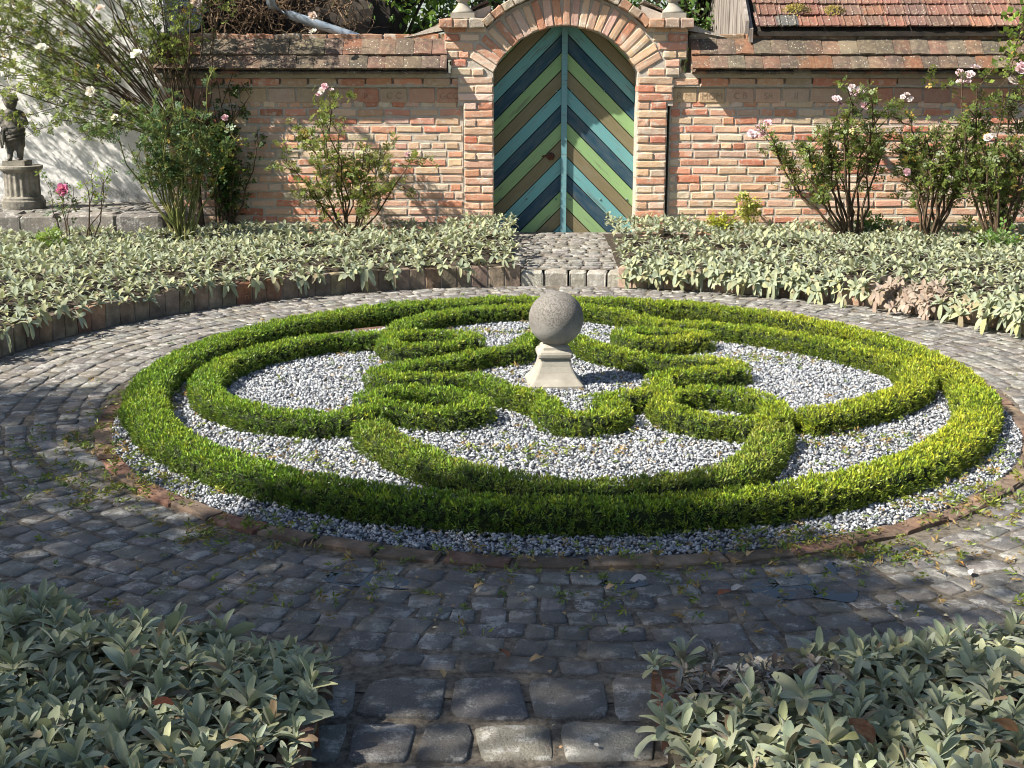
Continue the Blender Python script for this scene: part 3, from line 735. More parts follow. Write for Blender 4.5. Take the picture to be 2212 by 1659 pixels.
def sprigs(P, N, size, col, tipcol):
    n = len(P); Vs = []; Cs = []; which = rng.integers(0, len(SPT), n); Fm = rotmats = frames(N, rng.uniform(0, 2 * PI, n))
    for k, (V, F, tw) in enumerate(SPT):
        m = which == k
        if not m.any(): continue
        Vk = np.einsum('nij,vj->nvi', Fm[m], V) * size[m][:, None, None] + P[m][:, None, :]
        Ck = col[m][:, None, :] * (1 - tw[None, :, None]) + tipcol[m][:, None, :] * tw[None, :, None]
        Vs.append(Vk.reshape(-1, 3)); Cs.append(Ck.reshape(-1, 3))
    V = np.concatenate(Vs); F = np.arange(len(V)).reshape(-1, 4)
    return V, F, np.concatenate(Cs)
HH = .125
def nz(x, y, s, off=0): return np.array([mnoise.noise(Vector((a * s, b * s, off))) for a, b in zip(x, y)])
def hedge(key):
    C, cl, wd, lab = CURVES[key]
    if cl: C = np.r_[C, C[:1]]
    seg = np.hypot(*np.diff(C, axis=0).T); cum = np.r_[0, np.cumsum(seg)]; L = cum[-1]
    root = empty('clipped_hedge', (C[0][0], C[0][1], .0)); tag(root, lab, 'hedge', 'hedges of the knot garden')
    o0 = np.array([C[0][0], C[0][1], 0])
    def at(s):
        i = np.clip(np.searchsorted(cum, s) - 1, 0, len(seg) - 1); f = ((s - cum[i]) / seg[i])[:, None]
        return C[i] * (1 - f) + C[i + 1] * f, (C[i + 1] - C[i]) / seg[i][:, None]
    # woody core
    q = np.linspace(0, L, max(12, int(L / .06))); p, t = at(q); nn = np.c_[-t[:, 1], t[:, 0]]; hw = wd / 2 - .03; V = []; 
    prof = [(-.8, .0), (-1, .03), (-.95, HH - .045), (-.6, HH - .02), (.6, HH - .02), (.95, HH - .045), (1, .03), (.8, .0)]
    for a, b in zip(p, nn):
        for u, z in prof: V.append((a[0] + b[0] * u * hw - o0[0], a[1] + b[1] * u * hw - o0[1], z))
    m_ = len(prof); F = [(i * m_ + j, i * m_ + (j + 1) % m_, (i + 1) * m_ + (j + 1) % m_, (i + 1) * m_ + j) for i in range(len(q) - 1) for j in range(m_)]
    if not cl: F += [tuple(range(m_)), tuple((len(q) - 1) * m_ + j for j in range(m_))[::-1]]
    link('stems', mesh_py(V, F), 'hedgecore', root)
    # shoots over the clipped surface: profile angle 0..pi across
    per = 2 * HH + wd; n = int(L * per * 5000)
    s = rng.uniform(0, L, n); p, t = at(s); nn = np.c_[-t[:, 1], t[:, 0]]
    u = rng.uniform(-1, 1, n) * per / 2; side = np.sign(u); a = np.abs(u)
    top = a < wd / 2
    hw = wd / 2 * (1 + .10 * nz(p[:, 0], p[:, 1], 3.5) + .09 * nz(p[:, 0], p[:, 1], 13)); ht = HH * (1 + .10 * nz(p[:, 0], p[:, 1], 4.2, 5))
    lat = np.where(top, u / (wd / 2) * hw, side * hw); z = np.where(top, ht, ht * (1 - (a - wd / 2) / HH))
    f = np.abs(lat) / hw   # round the shoulders
    z = np.where(top, z - .016 * np.clip((f - .6) / .4, 0, 1) ** 2, np.clip(z - .02, .012, None)); lat = lat * (1 - .10 * np.clip(z / HH, 0, 1) ** 3)
    lat = lat * np.where(z < .03, .9, 1)
    P = np.c_[p[:, 0] + nn[:, 0] * lat, p[:, 1] + nn[:, 1] * lat, z]
    cl_ = nz(P[:, 0], P[:, 1] + P[:, 2] * .9, 17, 2); P[:, 2] += np.where(top, .014 * cl_, 0); P[:, :2] += nn * (side * np.where(top, 0, .014 * cl_))[:, None]
    up = np.where(top, 1.0, .75); N = np.c_[nn * (np.where(top, .5 * (lat / hw), side * .75))[:, None], up] + rng.normal(0, .6, (n, 3))
    N[:, 2] = np.abs(N[:, 2]) + .05
    size = rng.uniform(.022, .043, n) * np.where(rng.random(n) < .05, 1.4, 1)
    P -= (N / np.linalg.norm(N, axis=1, keepdims=True)) * (size * .75)[:, None]; P[:, 2] = np.maximum(P[:, 2], .008)
    if not cl:   # blunt ends
        for e, (c0, d0) in enumerate(((C[0], C[0] - C[1]), (C[-1], C[-1] - C[-2]))):
            k = int(wd * HH * 4600 * 1.2); d0 = d0 / np.linalg.norm(d0); lt = rng.uniform(-1, 1, k) * wd / 2 * .95; zz = rng.uniform(.01, HH - .02, k)
            Pe = np.c_[c0[0] - d0[1] * lt, c0[1] + d0[0] * lt, zz]; Ne = np.c_[np.tile(d0 * .75, (k, 1)), np.full(k, .75)] + rng.normal(0, .35, (k, 3))
            P = np.r_[P, Pe]; N = np.r_[N, Ne]; size = np.r_[size, rng.uniform(.026, .04, k)]
    n = len(P)
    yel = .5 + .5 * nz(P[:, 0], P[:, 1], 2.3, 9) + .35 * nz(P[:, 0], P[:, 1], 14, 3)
    # the plants are yellower toward the right
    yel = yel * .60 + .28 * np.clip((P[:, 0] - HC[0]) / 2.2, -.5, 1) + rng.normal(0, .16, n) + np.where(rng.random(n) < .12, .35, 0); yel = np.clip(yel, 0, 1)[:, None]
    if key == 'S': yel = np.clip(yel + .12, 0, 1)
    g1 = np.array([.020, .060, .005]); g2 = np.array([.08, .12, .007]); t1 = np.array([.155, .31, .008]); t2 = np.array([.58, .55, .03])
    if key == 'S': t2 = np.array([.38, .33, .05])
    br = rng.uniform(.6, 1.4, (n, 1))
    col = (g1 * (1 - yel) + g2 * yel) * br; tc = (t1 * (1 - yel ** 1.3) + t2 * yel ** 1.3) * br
    young = np.ones((n, 1)); young[:len(top)] = np.where(top, 1, np.clip(.25 + .6 * P[:len(top), 2] / HH, .3, .8))[:, None]; tc = tc * young + col * (1 - young)   # new growth on top; shade of the sides put into colour, darker below
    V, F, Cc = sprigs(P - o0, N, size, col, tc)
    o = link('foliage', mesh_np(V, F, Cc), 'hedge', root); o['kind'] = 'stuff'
for k in CURVES: hedge(k)

# clippings
def flat_sprigs(xy, z, smin, smax):
    n = len(xy); N = np.c_[rng.normal(0, 1, (n, 2)), rng.uniform(.02, .25, n)]
    P = np.c_[xy, np.full(n, 1.0) * z]; y = rng.random((n, 1)); c = np.array([.06, .13, .01]) * (1 - y) + np.array([.25, .28, .03]) * y; dm = rng.random(n) < .25; c[dm] = np.array([.30, .19, .06])
    return sprigs(P, N, rng.uniform(smin, smax, n), c * .8, c)
xy = []
for cnt, (cx, cy, sx_, sy_) in ((130, (-1.95, 5.75, .18, .35)), (110, (-1.62, 5.15, .22, .16)), (60, (-1.05, 4.62, .2, .1)), (90, (.3, 4.3, .75, .10)), (120, (1.2, 4.45, .28, .09)), (110, (1.8, 4.95, .2, .14)), (60, (2.1, 5.4, .12, .3)),
        (70, (-1.9, 6.6, .1, .3)), (60, (-1.2, 5.4, .3, .2)), (50, (.05, 5.6, .3, .1)), (60, (1.6, 5.8, .2, .3)), (50, (-.2, 7.3, .3, .15)), (50, (1.5, 7.6, .3, .1)), (50, (-1.0, 7.8, .4, .1)), (60, (-.1, 8.4, .4, .06)), (70, (0, 4.0, .9, .15)), (90, (.2, 6.6, .7, .5)), (120, (0.3, 6.8, 1.4, 1.3))):
    cnt = int(cnt * 1.6); xy.append(np.c_[rng.normal(cx, sx_, cnt), rng.normal(cy, sy_, cnt)])
xy = np.concatenate(xy)
hz_ = np.where(np.hypot(xy[:, 0] - EC[0], xy[:, 1] - EC[1]) < ER, .042, .02)
V, F, Cc = flat_sprigs(xy, 0, .024, .06); V[:, 2] += np.repeat(0, len(V))
n_per = len(SPT[0][0])
# lift each clipping onto what it lies on
V = V.reshape(-1, n_per, 3); cen = V.mean(1); lift = np.where(np.hypot(cen[:, 0] - EC[0], cen[:, 1] - EC[1]) < ER, .04, .018); V[:, :, 2] += lift[:, None]
o = link('hedge_clippings', mesh_np(V.reshape(-1, 3), F, Cc), 'hedge'); tag(o, 'fresh green hedge clippings scattered over edging, gravel and cobbles', 'clippings', kind='stuff')

# ------------------------------------------------------------------ stone ball on its pedestal
bf = empty('ball_finial', (.232, 6.99, .02), R(4)); tag(bf, 'weathered stone ball on a flared square pedestal', 'stone ball')
def square_loft(prof, mb, rc=.012):
    V = []; k = 12
    for h, z in prof:
        rr = min(rc, h * .3)
        for cx, cy, a0 in ((1, 1, 0), (-1, 1, 90), (-1, -1, 180), (1, -1, 270)):
            for q in (0, 45, 90):
                V.append((cx * (h - rr) + rr * math.cos(R(a0 + q)), cy * (h - rr) + rr * math.sin(R(a0 + q)), z))
    n = len(prof); F = [(i * k + j, i * k + (j + 1) % k, (i + 1) * k + (j + 1) % k, (i + 1) * k + j) for i in range(n - 1) for j in range(k)]
    F += [tuple(range(k))[::-1], tuple((n - 1) * k + j for j in range(k))]; mb.add(V, F)
mb = MB(); square_loft([(.150, -.02), (.150, .022), (.143, .03), (.122, .055), (.104, .085), (.092, .118), (.086, .145), (.086, .152)], mb); mb.obj('flared_base', 'sand', bf)
mb = MB(); square_loft([(.080, .150), (.080, .160), (.090, .163), (.095, .172), (.096, .186), (.091, .199), (.082, .206), (.076, .208), (.074, .222), (.055, .236)], mb); mb.obj('moulding', 'sand', bf)
bm = bmesh.new(); bmesh.ops.create_icosphere(bm, subdivisions=5, radius=.150)
for v in bm.verts: v.co *= 1 + .006 * mnoise.noise(v.co * 12)
me = bpy.data.meshes.new('m'); bm.to_mesh(me); bm.free(); me.polygons.foreach_set('use_smooth', [True] * len(me.polygons))
link('ball', me, 'ball', bf, None, (0.01, 0, .372))

# ------------------------------------------------------------------ lamb's ear
def leaf_strip(L, W, el, curve, fold, nst=7, across=2, thick=True):
    """one woolly leaf along +X from the origin, as a grid mesh"""
    V = []; x = z = 0; a = el; pts = []
    for i in range(nst):
        s = i / (nst - 1); pts.append((x, z, a)); x += math.cos(a) * L / (nst - 1); z += math.sin(a) * L / (nst - 1); a -= curve / (nst - 1)
    for i, (x, z, a) in enumerate(pts):
        s = i / (nst - 1); wd = W * (.30, .62, .92, 1.0, .86, .34)[i]
        for j in range(-across, across + 1):
            u = j / across; lift = abs(u) * wd * .5 * fold - (0 if j else wd * .06)
            V.append((x - math.sin(a) * lift, u * wd / 2, z + math.cos(a) * lift))
    m_ = 2 * across + 1; tw = random.uniform(-.5, .5); wv = random.uniform(0, 6)
    V = [(x, y * math.cos(tw * x / L) , z + y * math.sin(tw * x / L) + .0016 * math.sin(x / L * 9 + wv) * (1 if y > 0 else -1) * (abs(y) > W * .3)) for x, y, z in V]
    return V, [(i * m_ + j, i * m_ + j + 1, (i + 1) * m_ + j + 1, (i + 1) * m_ + j) for i in range(nst - 1) for j in range(m_ - 1)]
LEAFS = {}
for kind, (e0, e1, c0, c1) in {'heart': (1.05, 1.35, .1, .7), 'mid': (.55, .95, .5, 1.3), 'low': (.1, .5, .6, 1.5)}.items():
    LEAFS[kind] = []
    for i in range(12):
        me = mesh_py(*leaf_strip(.072, .0225, random.uniform(e0, e1), random.uniform(c0, c1), random.uniform(.15, .5), 6, 2), smooth=True); me.materials.append(M['lamb_o']); LEAFS[kind].append(me)
SAGE = [(.30, .325, .20), (.325, .35, .225), (.25, .29, .20), (.36, .37, .205), (.28, .32, .225)]
OLDL = [(0.322, 0.304, 0.143), (0.341, 0.31, 0.174), (0.285, 0.273, 0.149), (0.236, 0.192, 0.124)]
def rosette(x, y, z, size, label, group, tilt=(0, 0), n=(4, 5, 6), old=.3, dry=False):
    r_ = empty('withered_lambs_ear' if dry else 'lambs_ear', (x, y, z), random.uniform(0, 6.28)); r_.rotation_euler = (tilt[0], tilt[1], random.uniform(0, 6.28)); tag(r_, label, 'plant', group)
    a = random.uniform(0, 6)
    for k, kind in zip(n, ('heart', 'mid', 'low')):
        for i in range(k):
            o = link('leaf', pick(LEAFS[kind]), None, r_); s = size * random.uniform(.65, 1.25) * (.8 if kind == 'heart' else 1)
            c = pick(OLDL) if random.random() < old * (0 if kind == 'heart' else 1 if kind == 'low' else .4) else pick(SAGE)
            if random.random() < .04: c = (.22, .15, .09)
            if dry: c = pick([(.19, .155, .125), (.24, .21, .175), (.13, .10, .08), (.30, .28, .25)])
            o.color = jit(c, .12) + (1,); o.rotation_euler = (random.gauss(0, .25), random.gauss(0, .1), a); o.scale = (s, s * random.uniform(.85, 1.2), s)
            o.location = (0, 0, {'heart': .03, 'mid': .012, 'low': 0}[kind]); a += 2.4 + random.uniform(-.3, .3)
    return r_
# near beds: every rosette on its own
def near_bed(side, label, group, limit, spacing=.066):
    pts = []; tries = 0
    while tries < 6000 and len(pts) < limit:
        tries += 1
        x = random.uniform(-1.75, AX0 + .05) if side < 0 else random.uniform(AX1 - .08, 1.75); y = random.uniform(2.42, 3.95)
        if in_disc(x, y, PC, FR - .0): continue
        if abs(x) > y * .405 + .12: continue
        if side > 0 and (x - .66) ** 2 / .068 + (y - 3.17) ** 2 / .035 < 1: continue        # the dried patch stays open
        if any((x - a) ** 2 + (y - b) ** 2 < spacing ** 2 for a, b in pts): continue
        pts.append((x, y))
    for x, y in pts:
        r_ = math.hypot(x - PC[0], y - PC[1]) - FR; edge = r_ < .07
        px = (AX0 - x) if side < 0 else (x - AX1)
        z = .085 + .07 * min(1, max(r_, 0) / .2) * min(1, max(px, 0) / .15 + .3) + random.uniform(-.03, .02) + .018 * math.sin(9 * x + 2) * math.sin(11 * y)
        tl = (0, 0)
        if edge: d = (PC - np.array([x, y])); d /= np.linalg.norm(d); tl = (-d[1] * .35, d[0] * .35)
        where = 'hanging over the curved kerb of' if edge else 'beside the path edge of' if px < .12 else 'inside'
        rosette(x, y, z, random.choice((random.uniform(.6, .9), random.uniform(.85, 1.15), random.uniform(1.1, 1.35))), label.replace(' in ', ' ' + where + ' '), group, tl)
near_bed(-1, 'silvery lambs ear rosette in the near left bed', 'lambs ear rosettes in the near left bed', 150)
near_bed(1, 'silvery lambs ear rosette in the near right bed', 'lambs ear rosettes in the near right bed', 130)
for i in range(46):
    a = random.uniform(0, 6.28); q = random.uniform(.0, 1) ** .5; rosette(.65 + .25 * q * math.cos(a), 3.17 + .18 * q * math.sin(a), .115, random.uniform(.45, .75), 'withered grey-brown lambs ear at the path side of the near right bed', 'withered lambs ear by the approach path', n=(1, 5, 6), dry=True)

def lamb_mass(name, P, tiltN, size, label, old=.2, dry=None, leaves=11, group=None):
    """many rosettes as one ground-cover mesh"""
    n = len(P) * leaves; Pi = np.repeat(P, leaves, 0); k = np.tile(np.arange(leaves), len(P))
    az = k * 2.4 + np.repeat(rng.uniform(0, 6.28, len(P)), leaves) + rng.uniform(-.3, .3, n)
    frac = k / (leaves - 1); el = 1.15 - 1.0 * frac + rng.normal(0, .15, n); cv = .3 + 1.0 * frac + rng.normal(0, .2, n)
    L = np.repeat(size, leaves) * rng.uniform(.06, .095, n); W = L * rng.uniform(.32, .44, n); fold = rng.uniform(.15, .5, n)
    nst = 5; V = np.zeros((n, nst, 3, 3)); x = np.zeros(n); z = np.full(n, 0.); a = el.copy()
    for i in range(nst):
        s = i / (nst - 1); wf = [.32, .8, 1, .9, .3][i]; wd = W * wf
        for j, u in enumerate((-1, 0, 1)):
            lift = abs(u) * wd * .5 * fold; V[:, i, j, 0] = x - np.sin(a) * lift; V[:, i, j, 1] = u * wd / 2; V[:, i, j, 2] = z + np.cos(a) * lift
        x = x + np.cos(a) * L / 4; z = z + np.sin(a) * L / 4; a = a - cv / 4
    c, s = np.cos(az)[:, None, None], np.sin(az)[:, None, None]
    X = V[..., 0] * c - V[..., 1] * s; Y = V[..., 0] * s + V[..., 1] * c; Zz = V[..., 2]
    T = np.repeat(tiltN, leaves, 0)     # lean: shear height sideways and droop
    rr = X * T[:, 0, None, None] + Y * T[:, 1, None, None]
    Zz = Zz - np.clip(rr, 0, None) * np.repeat(np.linalg.norm(tiltN, axis=1), leaves)[:, None, None] * 1.2 * 8 * .2
    out = np.stack([X + T[:, 0, None, None] * Zz * .3, Y + T[:, 1, None, None] * Zz * .3, Zz], -1) + Pi[:, None, None, :]
    sage = np.array(SAGE); oldc = np.array(OLDL)
    col = sage[rng.integers(0, len(sage), n)]; m = rng.random(n) < old * (frac > .45) * 1.6; col[m] = oldc[rng.integers(0, len(oldc), m.sum())]
    if dry is not None:
        dm = np.repeat(dry, leaves); col[dm] = np.array([(.33, .24, .19), (.27, .21, .17), (.36, .29, .24)])[rng.integers(0, 3, dm.sum())]
    col = col * rng.uniform(.85, 1.15, (n, 1))
    F = np.array([(i * 3 + j, i * 3 + j + 1, (i + 1) * 3 + j + 1, (i + 1) * 3 + j) for i in range(4) for j in range(2)])
    me = mesh_np(out.reshape(-1, 3), rep(15, F, n), np.repeat(col, 15, 0), True)
    return me
def scatter(mask, x0, x1, y0, y1, sp):
    cell = {}; out = []
    for _ in range(int((x1 - x0) * (y1 - y0) / sp / sp * 4)):
        x, y = random.uniform(x0, x1), random.uniform(y0, y1)
        if not mask(x, y): continue
        i, j = int(x / sp), int(y / sp)
        if any((x - a) ** 2 + (y - b) ** 2 < sp * sp for di in (-1, 0, 1) for dj in (-1, 0, 1) for a, b in cell.get((i + di, j + dj), ())): continue
        cell.setdefault((i, j), []).append((x, y)); out.append((x, y))
    return np.array(out)
for side, lab, nm in ((-1, 'low mat of lambs ear leaves under the near left rosettes', 'left'), (1, 'low mat of lambs ear leaves under the near right rosettes', 'right')):
    P = scatter(lambda x, y: not in_disc(x, y, PC, FR) and abs(x) < y * .41 + .15 and (x < AX0 - .01 if side < 0 else x > AX1 + .01) and not (side > 0 and (x - .66) ** 2 / .068 + (y - 3.17) ** 2 / .035 < 1), -1.8 if side < 0 else .3, -.5 if side < 0 else 1.8, 2.4, 3.9, .05)
    z = np.array([bed_z(x, y) for x, y in P]) + .035 + rng.normal(0, .012, len(P))
    o = link('lambs_ear_mat', lamb_mass('m', np.c_[P, z], np.zeros((len(P), 2)), rng.uniform(.5, .95, len(P)), lab, old=.45, leaves=11), 'lamb_a'); tag(o, lab, 'ground cover', kind='stuff')
for side, lab, nm in ((-1, 'carpet of silver lambs ear filling the far left bed', 'left'), (1, 'carpet of silver lambs ear filling the far right bed', 'right')):
    P = scatter(lambda x, y: (bed_mask(x, y, side, 0) or (y > 6 and PR + .015 < math.hypot(x - PC[0], y - PC[1]) < PR + .3 and not (GX0 - .03 < x < GX1 + .03))) and (x < .5) == (side < 0) and abs(x) < y * .41 + .2 and y < 12.36 and not (side < 0 and x < -2.9 and y > 11.75), -5.4 if side < 0 else .8, .1 if side < 0 else 5.4, 6.4, 12.4, .07)
    rr = np.hypot(P[:, 0] - PC[0], P[:, 1] - PC[1]) - PR
    gate = (P[:, 0] > -.62) & (P[:, 0] < .1) & (P[:, 1] > 10.5) if side < 0 else (P[:, 0] < 1.75) & (P[:, 0] > .8) & (P[:, 1] > 11.3)
    z = np.array([bed_z(x, y) for x, y in P]) + .04 + .05 * np.clip(rr / .3, 0, 1) + .045 * nz(P[:, 0], P[:, 1], 2.2) + np.where(gate, .06, 0) + rng.normal(0, .014, len(P))
    z = z + np.where(rr < .13, .02, 0); size = rng.uniform(.6, 1.0, len(P))
    dvec = (PC - P) / np.hypot(*(PC - P).T)[:, None]; tilt = np.zeros((len(P), 2))
    Q = [np.c_[P, z]]; T = [tilt]; S_ = [size]
    E_ = np.where(rr < .13)[0]; D_ = []; DT = []
    for i in E_:          # plants spilling over the kerb
        dry = side > 0 and 2.80 < P[i, 0] < 3.15
        for q in range(4 if side > 0 else 2):
            if side < 0 and random.random() < .6: continue
            push = random.uniform(.05, .12) + (.03 * q if side > 0 else 0); zz = z[i] - .01 - random.uniform(.02, .035) * q
            a = np.array([[P[i, 0] + dvec[i, 0] * push + random.uniform(-.06, .06), P[i, 1] + dvec[i, 1] * push, zz]])
            (D_ if dry else Q).append(a); (DT if dry else T).append(dvec[i:i + 1] * random.uniform(.5, 1.1))
            if not dry: S_.append(np.array([random.uniform(.7, 1.15)]))
    me = lamb_mass('m', np.concatenate(Q), np.concatenate(T), np.concatenate(S_), lab, leaves=8)
    o = link('lambs_ear_carpet', me, 'lamb_a'); tag(o, lab, 'ground cover', kind='stuff')
    if D_:
        D_ = np.concatenate(D_); me = lamb_mass('m', D_ - D_[0], np.concatenate(DT), np.full(len(D_), .85), lab, dry=np.ones(len(D_), bool), leaves=12)
        o = link('withered_lambs_ear', me, 'lamb_a', None, None, tuple(D_[0])); tag(o, 'withered pinkish-brown lambs ear drooping over the right kerb', 'plant')

# ------------------------------------------------------------------ roses and other shrubs
def leaflets(P, D, size, col, k=5, wid=.62):
    """compound leaves: k pointed leaflets along each rachis; P base, D direction"""
    n = len(P); Fm = frames(D, rng.uniform(0, 6.28, n)); V = []; 
    pos = [(.35, -1), (.35, 1), (.7, -1), (.7, 1), (1.0, 0)][-k:] if k < 5 else [(.35, -1), (.35, 1), (.7, -1), (.7, 1), (1.0, 0)]
    T = []
    for s, sd in pos:
        b = np.array([0, 0, s]); d = np.array([sd * .85, .15, .45]) if sd else np.array([0, .1, 1.]); d = d / np.linalg.norm(d)
        q = np.cross(d, [0, 1., 0]); q /= np.linalg.norm(q); L = .62; w_ = L * wid / 2; dr = np.array([0, -.10, 0])
        T += [b, b + d * L * .45 - q * w_ + dr * .4, b + d * L + dr, b + d * L * .45 + q * w_ + dr * .4]
    T = np.array(T); nv = len(T)
    V = np.einsum('nij,vj->nvi', Fm, T) * size[:, None, None] + P[:, None, :]
    cc = np.repeat(col, nv, 0)
    return V.reshape(-1, 3), np.arange(n * nv).reshape(-1, 4), cc
def flower_mesh(seed):
    r = np.random.default_rng(seed); V = []; F = []
    for ring_, (n, el, L) in enumerate(((5, .35, 1.0), (5, .75, .85), (4, 1.15, .7), (3, 1.4, .5))):
        for i in range(n):
            a = 2 * PI * i / n + ring_ * .5 + r.uniform(-.2, .2); e = el + r.uniform(-.15, .15); d = np.array([math.cos(a) * math.cos(e), math.sin(a) * math.cos(e), math.sin(e)])
            q = np.array([-math.sin(a), math.cos(a), 0]); u = np.cross(d, q) * -1; b = len(V); w_ = L * .48
            for p in (np.zeros(3), d * L * .55 - q * w_ + u * .12, d * L * .95 - q * w_ * .6 + u * .1, d * L * 1.02 + u * -.05, d * L * .95 + q * w_ * .6 + u * .1, d * L * .55 + q * w_ + u * .12): V.append(p)
            F += [(b, b + 1, b + 2, b + 3), (b, b + 3, b + 4, b + 5)]
    return mesh_py(V, F, True)
FLW = [flower_mesh(i) for i in range(5)]
for me in FLW: me.materials.append(M['petal'])
PINK = [(.78, .55, .62), (.80, .66, .70), (.75, .48, .56), (.82, .74, .74)]
def cane_path(p0, p1, bow, n=7, wob=.03):
    p0, p1 = Vector(p0), Vector(p1); out = []; L = (p1 - p0).length
    for i in range(n):
        t = i / (n - 1); p = p0.lerp(p1, t) + Vector(bow) * math.sin(PI * t) * L
        if 0 < i < n: p += Vector((random.gauss(0, wob), random.gauss(0, wob), random.gauss(0, wob))) * L * (.4 + t * .6)
        out.append(p)
    return out
def shrub(name, base, canes, label, cat='rose bush', group=None, leafsize=.055, lcol=((.09, .16, .035), (.22, .30, .05)), per=14, subs=4, sublen=.28, r0=.011, start=.35, flowers=(), fcol=PINK, caneMat='cane', fsize=.035, k=5, dens=1., wid=.62, fgroups=1, subk=1):
    """canes: list of (tip, bow) in world space"""
    root = empty(name, base); tag(root, label, cat, group); B = Vector(base)
    mb = MB(); LP = []; LD = []; tips = []
    for tip, bow in canes:
        st = B + Vector((random.gauss(0, .035), random.gauss(0, .03), 0)); P = cane_path(st, tip, bow)
        mb.tube([p - B for p in P], [r0 * (1 - .72 * i / (len(P) - 1)) for i in range(len(P))], 5); tips.append(P[-1])
        L = (P[-1] - P[0]).length
        def leaves(Q, s0, cnt):
            for _ in range(int(cnt * dens + random.random())):
                t = random.uniform(s0, 1) * (len(Q) - 1); i = min(int(t), len(Q) - 2); p = Q[i].lerp(Q[i + 1], t - i); d = (Q[i + 1] - Q[i]).normalized()
                v = Vector((random.gauss(0, 1), random.gauss(0, 1), random.gauss(.1, .7))); v = (v - d * v.dot(d) * .6).normalized(); LP.append(p); LD.append(v + Vector((0, 0, .15)))
        leaves(P, max(start, .3), per)
        for _ in range(subs):
            t = random.uniform(start, .97) * (len(P) - 1); i = min(int(t), len(P) - 2); p = P[i].lerp(P[i + 1], t - i); d = (P[i + 1] - P[i]).normalized()
            dv = (d * .7 + Vector((random.gauss(0, .7), random.gauss(0, .55), random.gauss(.15, .5)))).normalized(); sl = sublen * random.uniform(.4, 1.2)
            Q = cane_path(p, p + dv * sl, (random.gauss(0, .08), random.gauss(0, .08), random.uniform(-.05, .12)), 5, .04)
            mb.tube([q - B for q in Q], [r0 * .42, r0 * .38, r0 * .33, r0 * .25, r0 * .15], 4); leaves(Q, .15, per * .7 * sl / .28); tips.append(Q[-1])
            for _ in range(subk):
                q = Q[random.randrange(1, 4)]; dv2 = (dv + Vector((random.gauss(0, .8), random.gauss(0, .6), random.gauss(.1, .6)))).normalized(); Q2 = cane_path(q, q + dv2 * sl * .5, (0, 0, 0), 4, .05)
                mb.tube([a - B for a in Q2], [r0 * .3, r0 * .25, r0 * .2, r0 * .1], 3); leaves(Q2, .1, per * .35 * sl / .28)
    mb.obj('canes', caneMat, root)
    P = np.array([tuple(p - B) for p in LP]); D = np.array([tuple(d) for d in LD]); n = len(P)
    y = rng.random((n, 1)) ** 1.6; c = np.array(lcol[0]) * (1 - y) + np.array(lcol[1]) * y; c *= rng.uniform(.8, 1.2, (n, 1))
    odd = rng.random(n) < .03; c[odd] = np.array((.45, .30, .06))
    V, F, Cc = leaflets(P, D, rng.uniform(.6, 1.2, n) * leafsize, c, k, wid)
    o = link('foliage', mesh_np(V, F, Cc), 'rose', root); o['kind'] = 'stuff'
    for f in flowers:
        for g in range(fgroups):
            me = pick(FLW); s = fsize * random.uniform(.75, 1.2); p = Vector(f) - B + (Vector((random.gauss(0, .045), random.gauss(0, .03), random.gauss(0, .04))) if fgroups > 1 else Vector())
            fo = link('flower', me, None, root, jit(pick(fcol), .08), p); fo.scale = (s, s, s); fo.rotation_euler = (random.uniform(.2, 1.3), random.uniform(-.6, .6), random.uniform(-.8, .8))
    return root
def wx(dx, y=12.2): return (dx - 1106) / 2800 * (y * .9724 + .17)     # lateral metres for things near the wall
def wz(dy, y=12.2): return 1.7 + y * math.tan(math.atan((829.5 - dy) / 2800) - R(13.5))
def pt(dx, dy, y=12.2): return (wx(dx, y), y, wz(dy, y))
def fan(pts, y, dy=.25, bow=.08): return [((wx(a, y) + random.gauss(0, .03), y + random.uniform(-dy, dy * .6), wz(b, y)), (random.uniform(-bow, bow), random.uniform(-bow, bow), random.uniform(-.02, bow))) for a, b in pts]
G1 = ((.065, .115, .022), (.19, .24, .045)); G2 = ((.028, .075, .03), (.07, .14, .04)); G3 = ((.085, .135, .028), (.25, .29, .05))
# pink roses against the left wall
shrub('rose_bush', (wx(752, 11.9), 11.9, .2), fan([(620, 330), (640, 400), (655, 290), (690, 260), (700, 190), (725, 200), (735, 300), (780, 290), (800, 340), (830, 330), (850, 350), (880, 338), (820, 400), (700, 360)], 12.0), 'slender pink rose bush in front of the left wall', per=17, subs=8, sublen=.26, leafsize=.046, lcol=G3, start=.3,
      flowers=[pt(700, 197, 11.95), pt(692, 205, 11.95), pt(720, 195, 11.95), pt(880, 335, 11.9), pt(706, 188, 11.95)], dens=1.0, group='rose bushes along the wall', r0=.010)
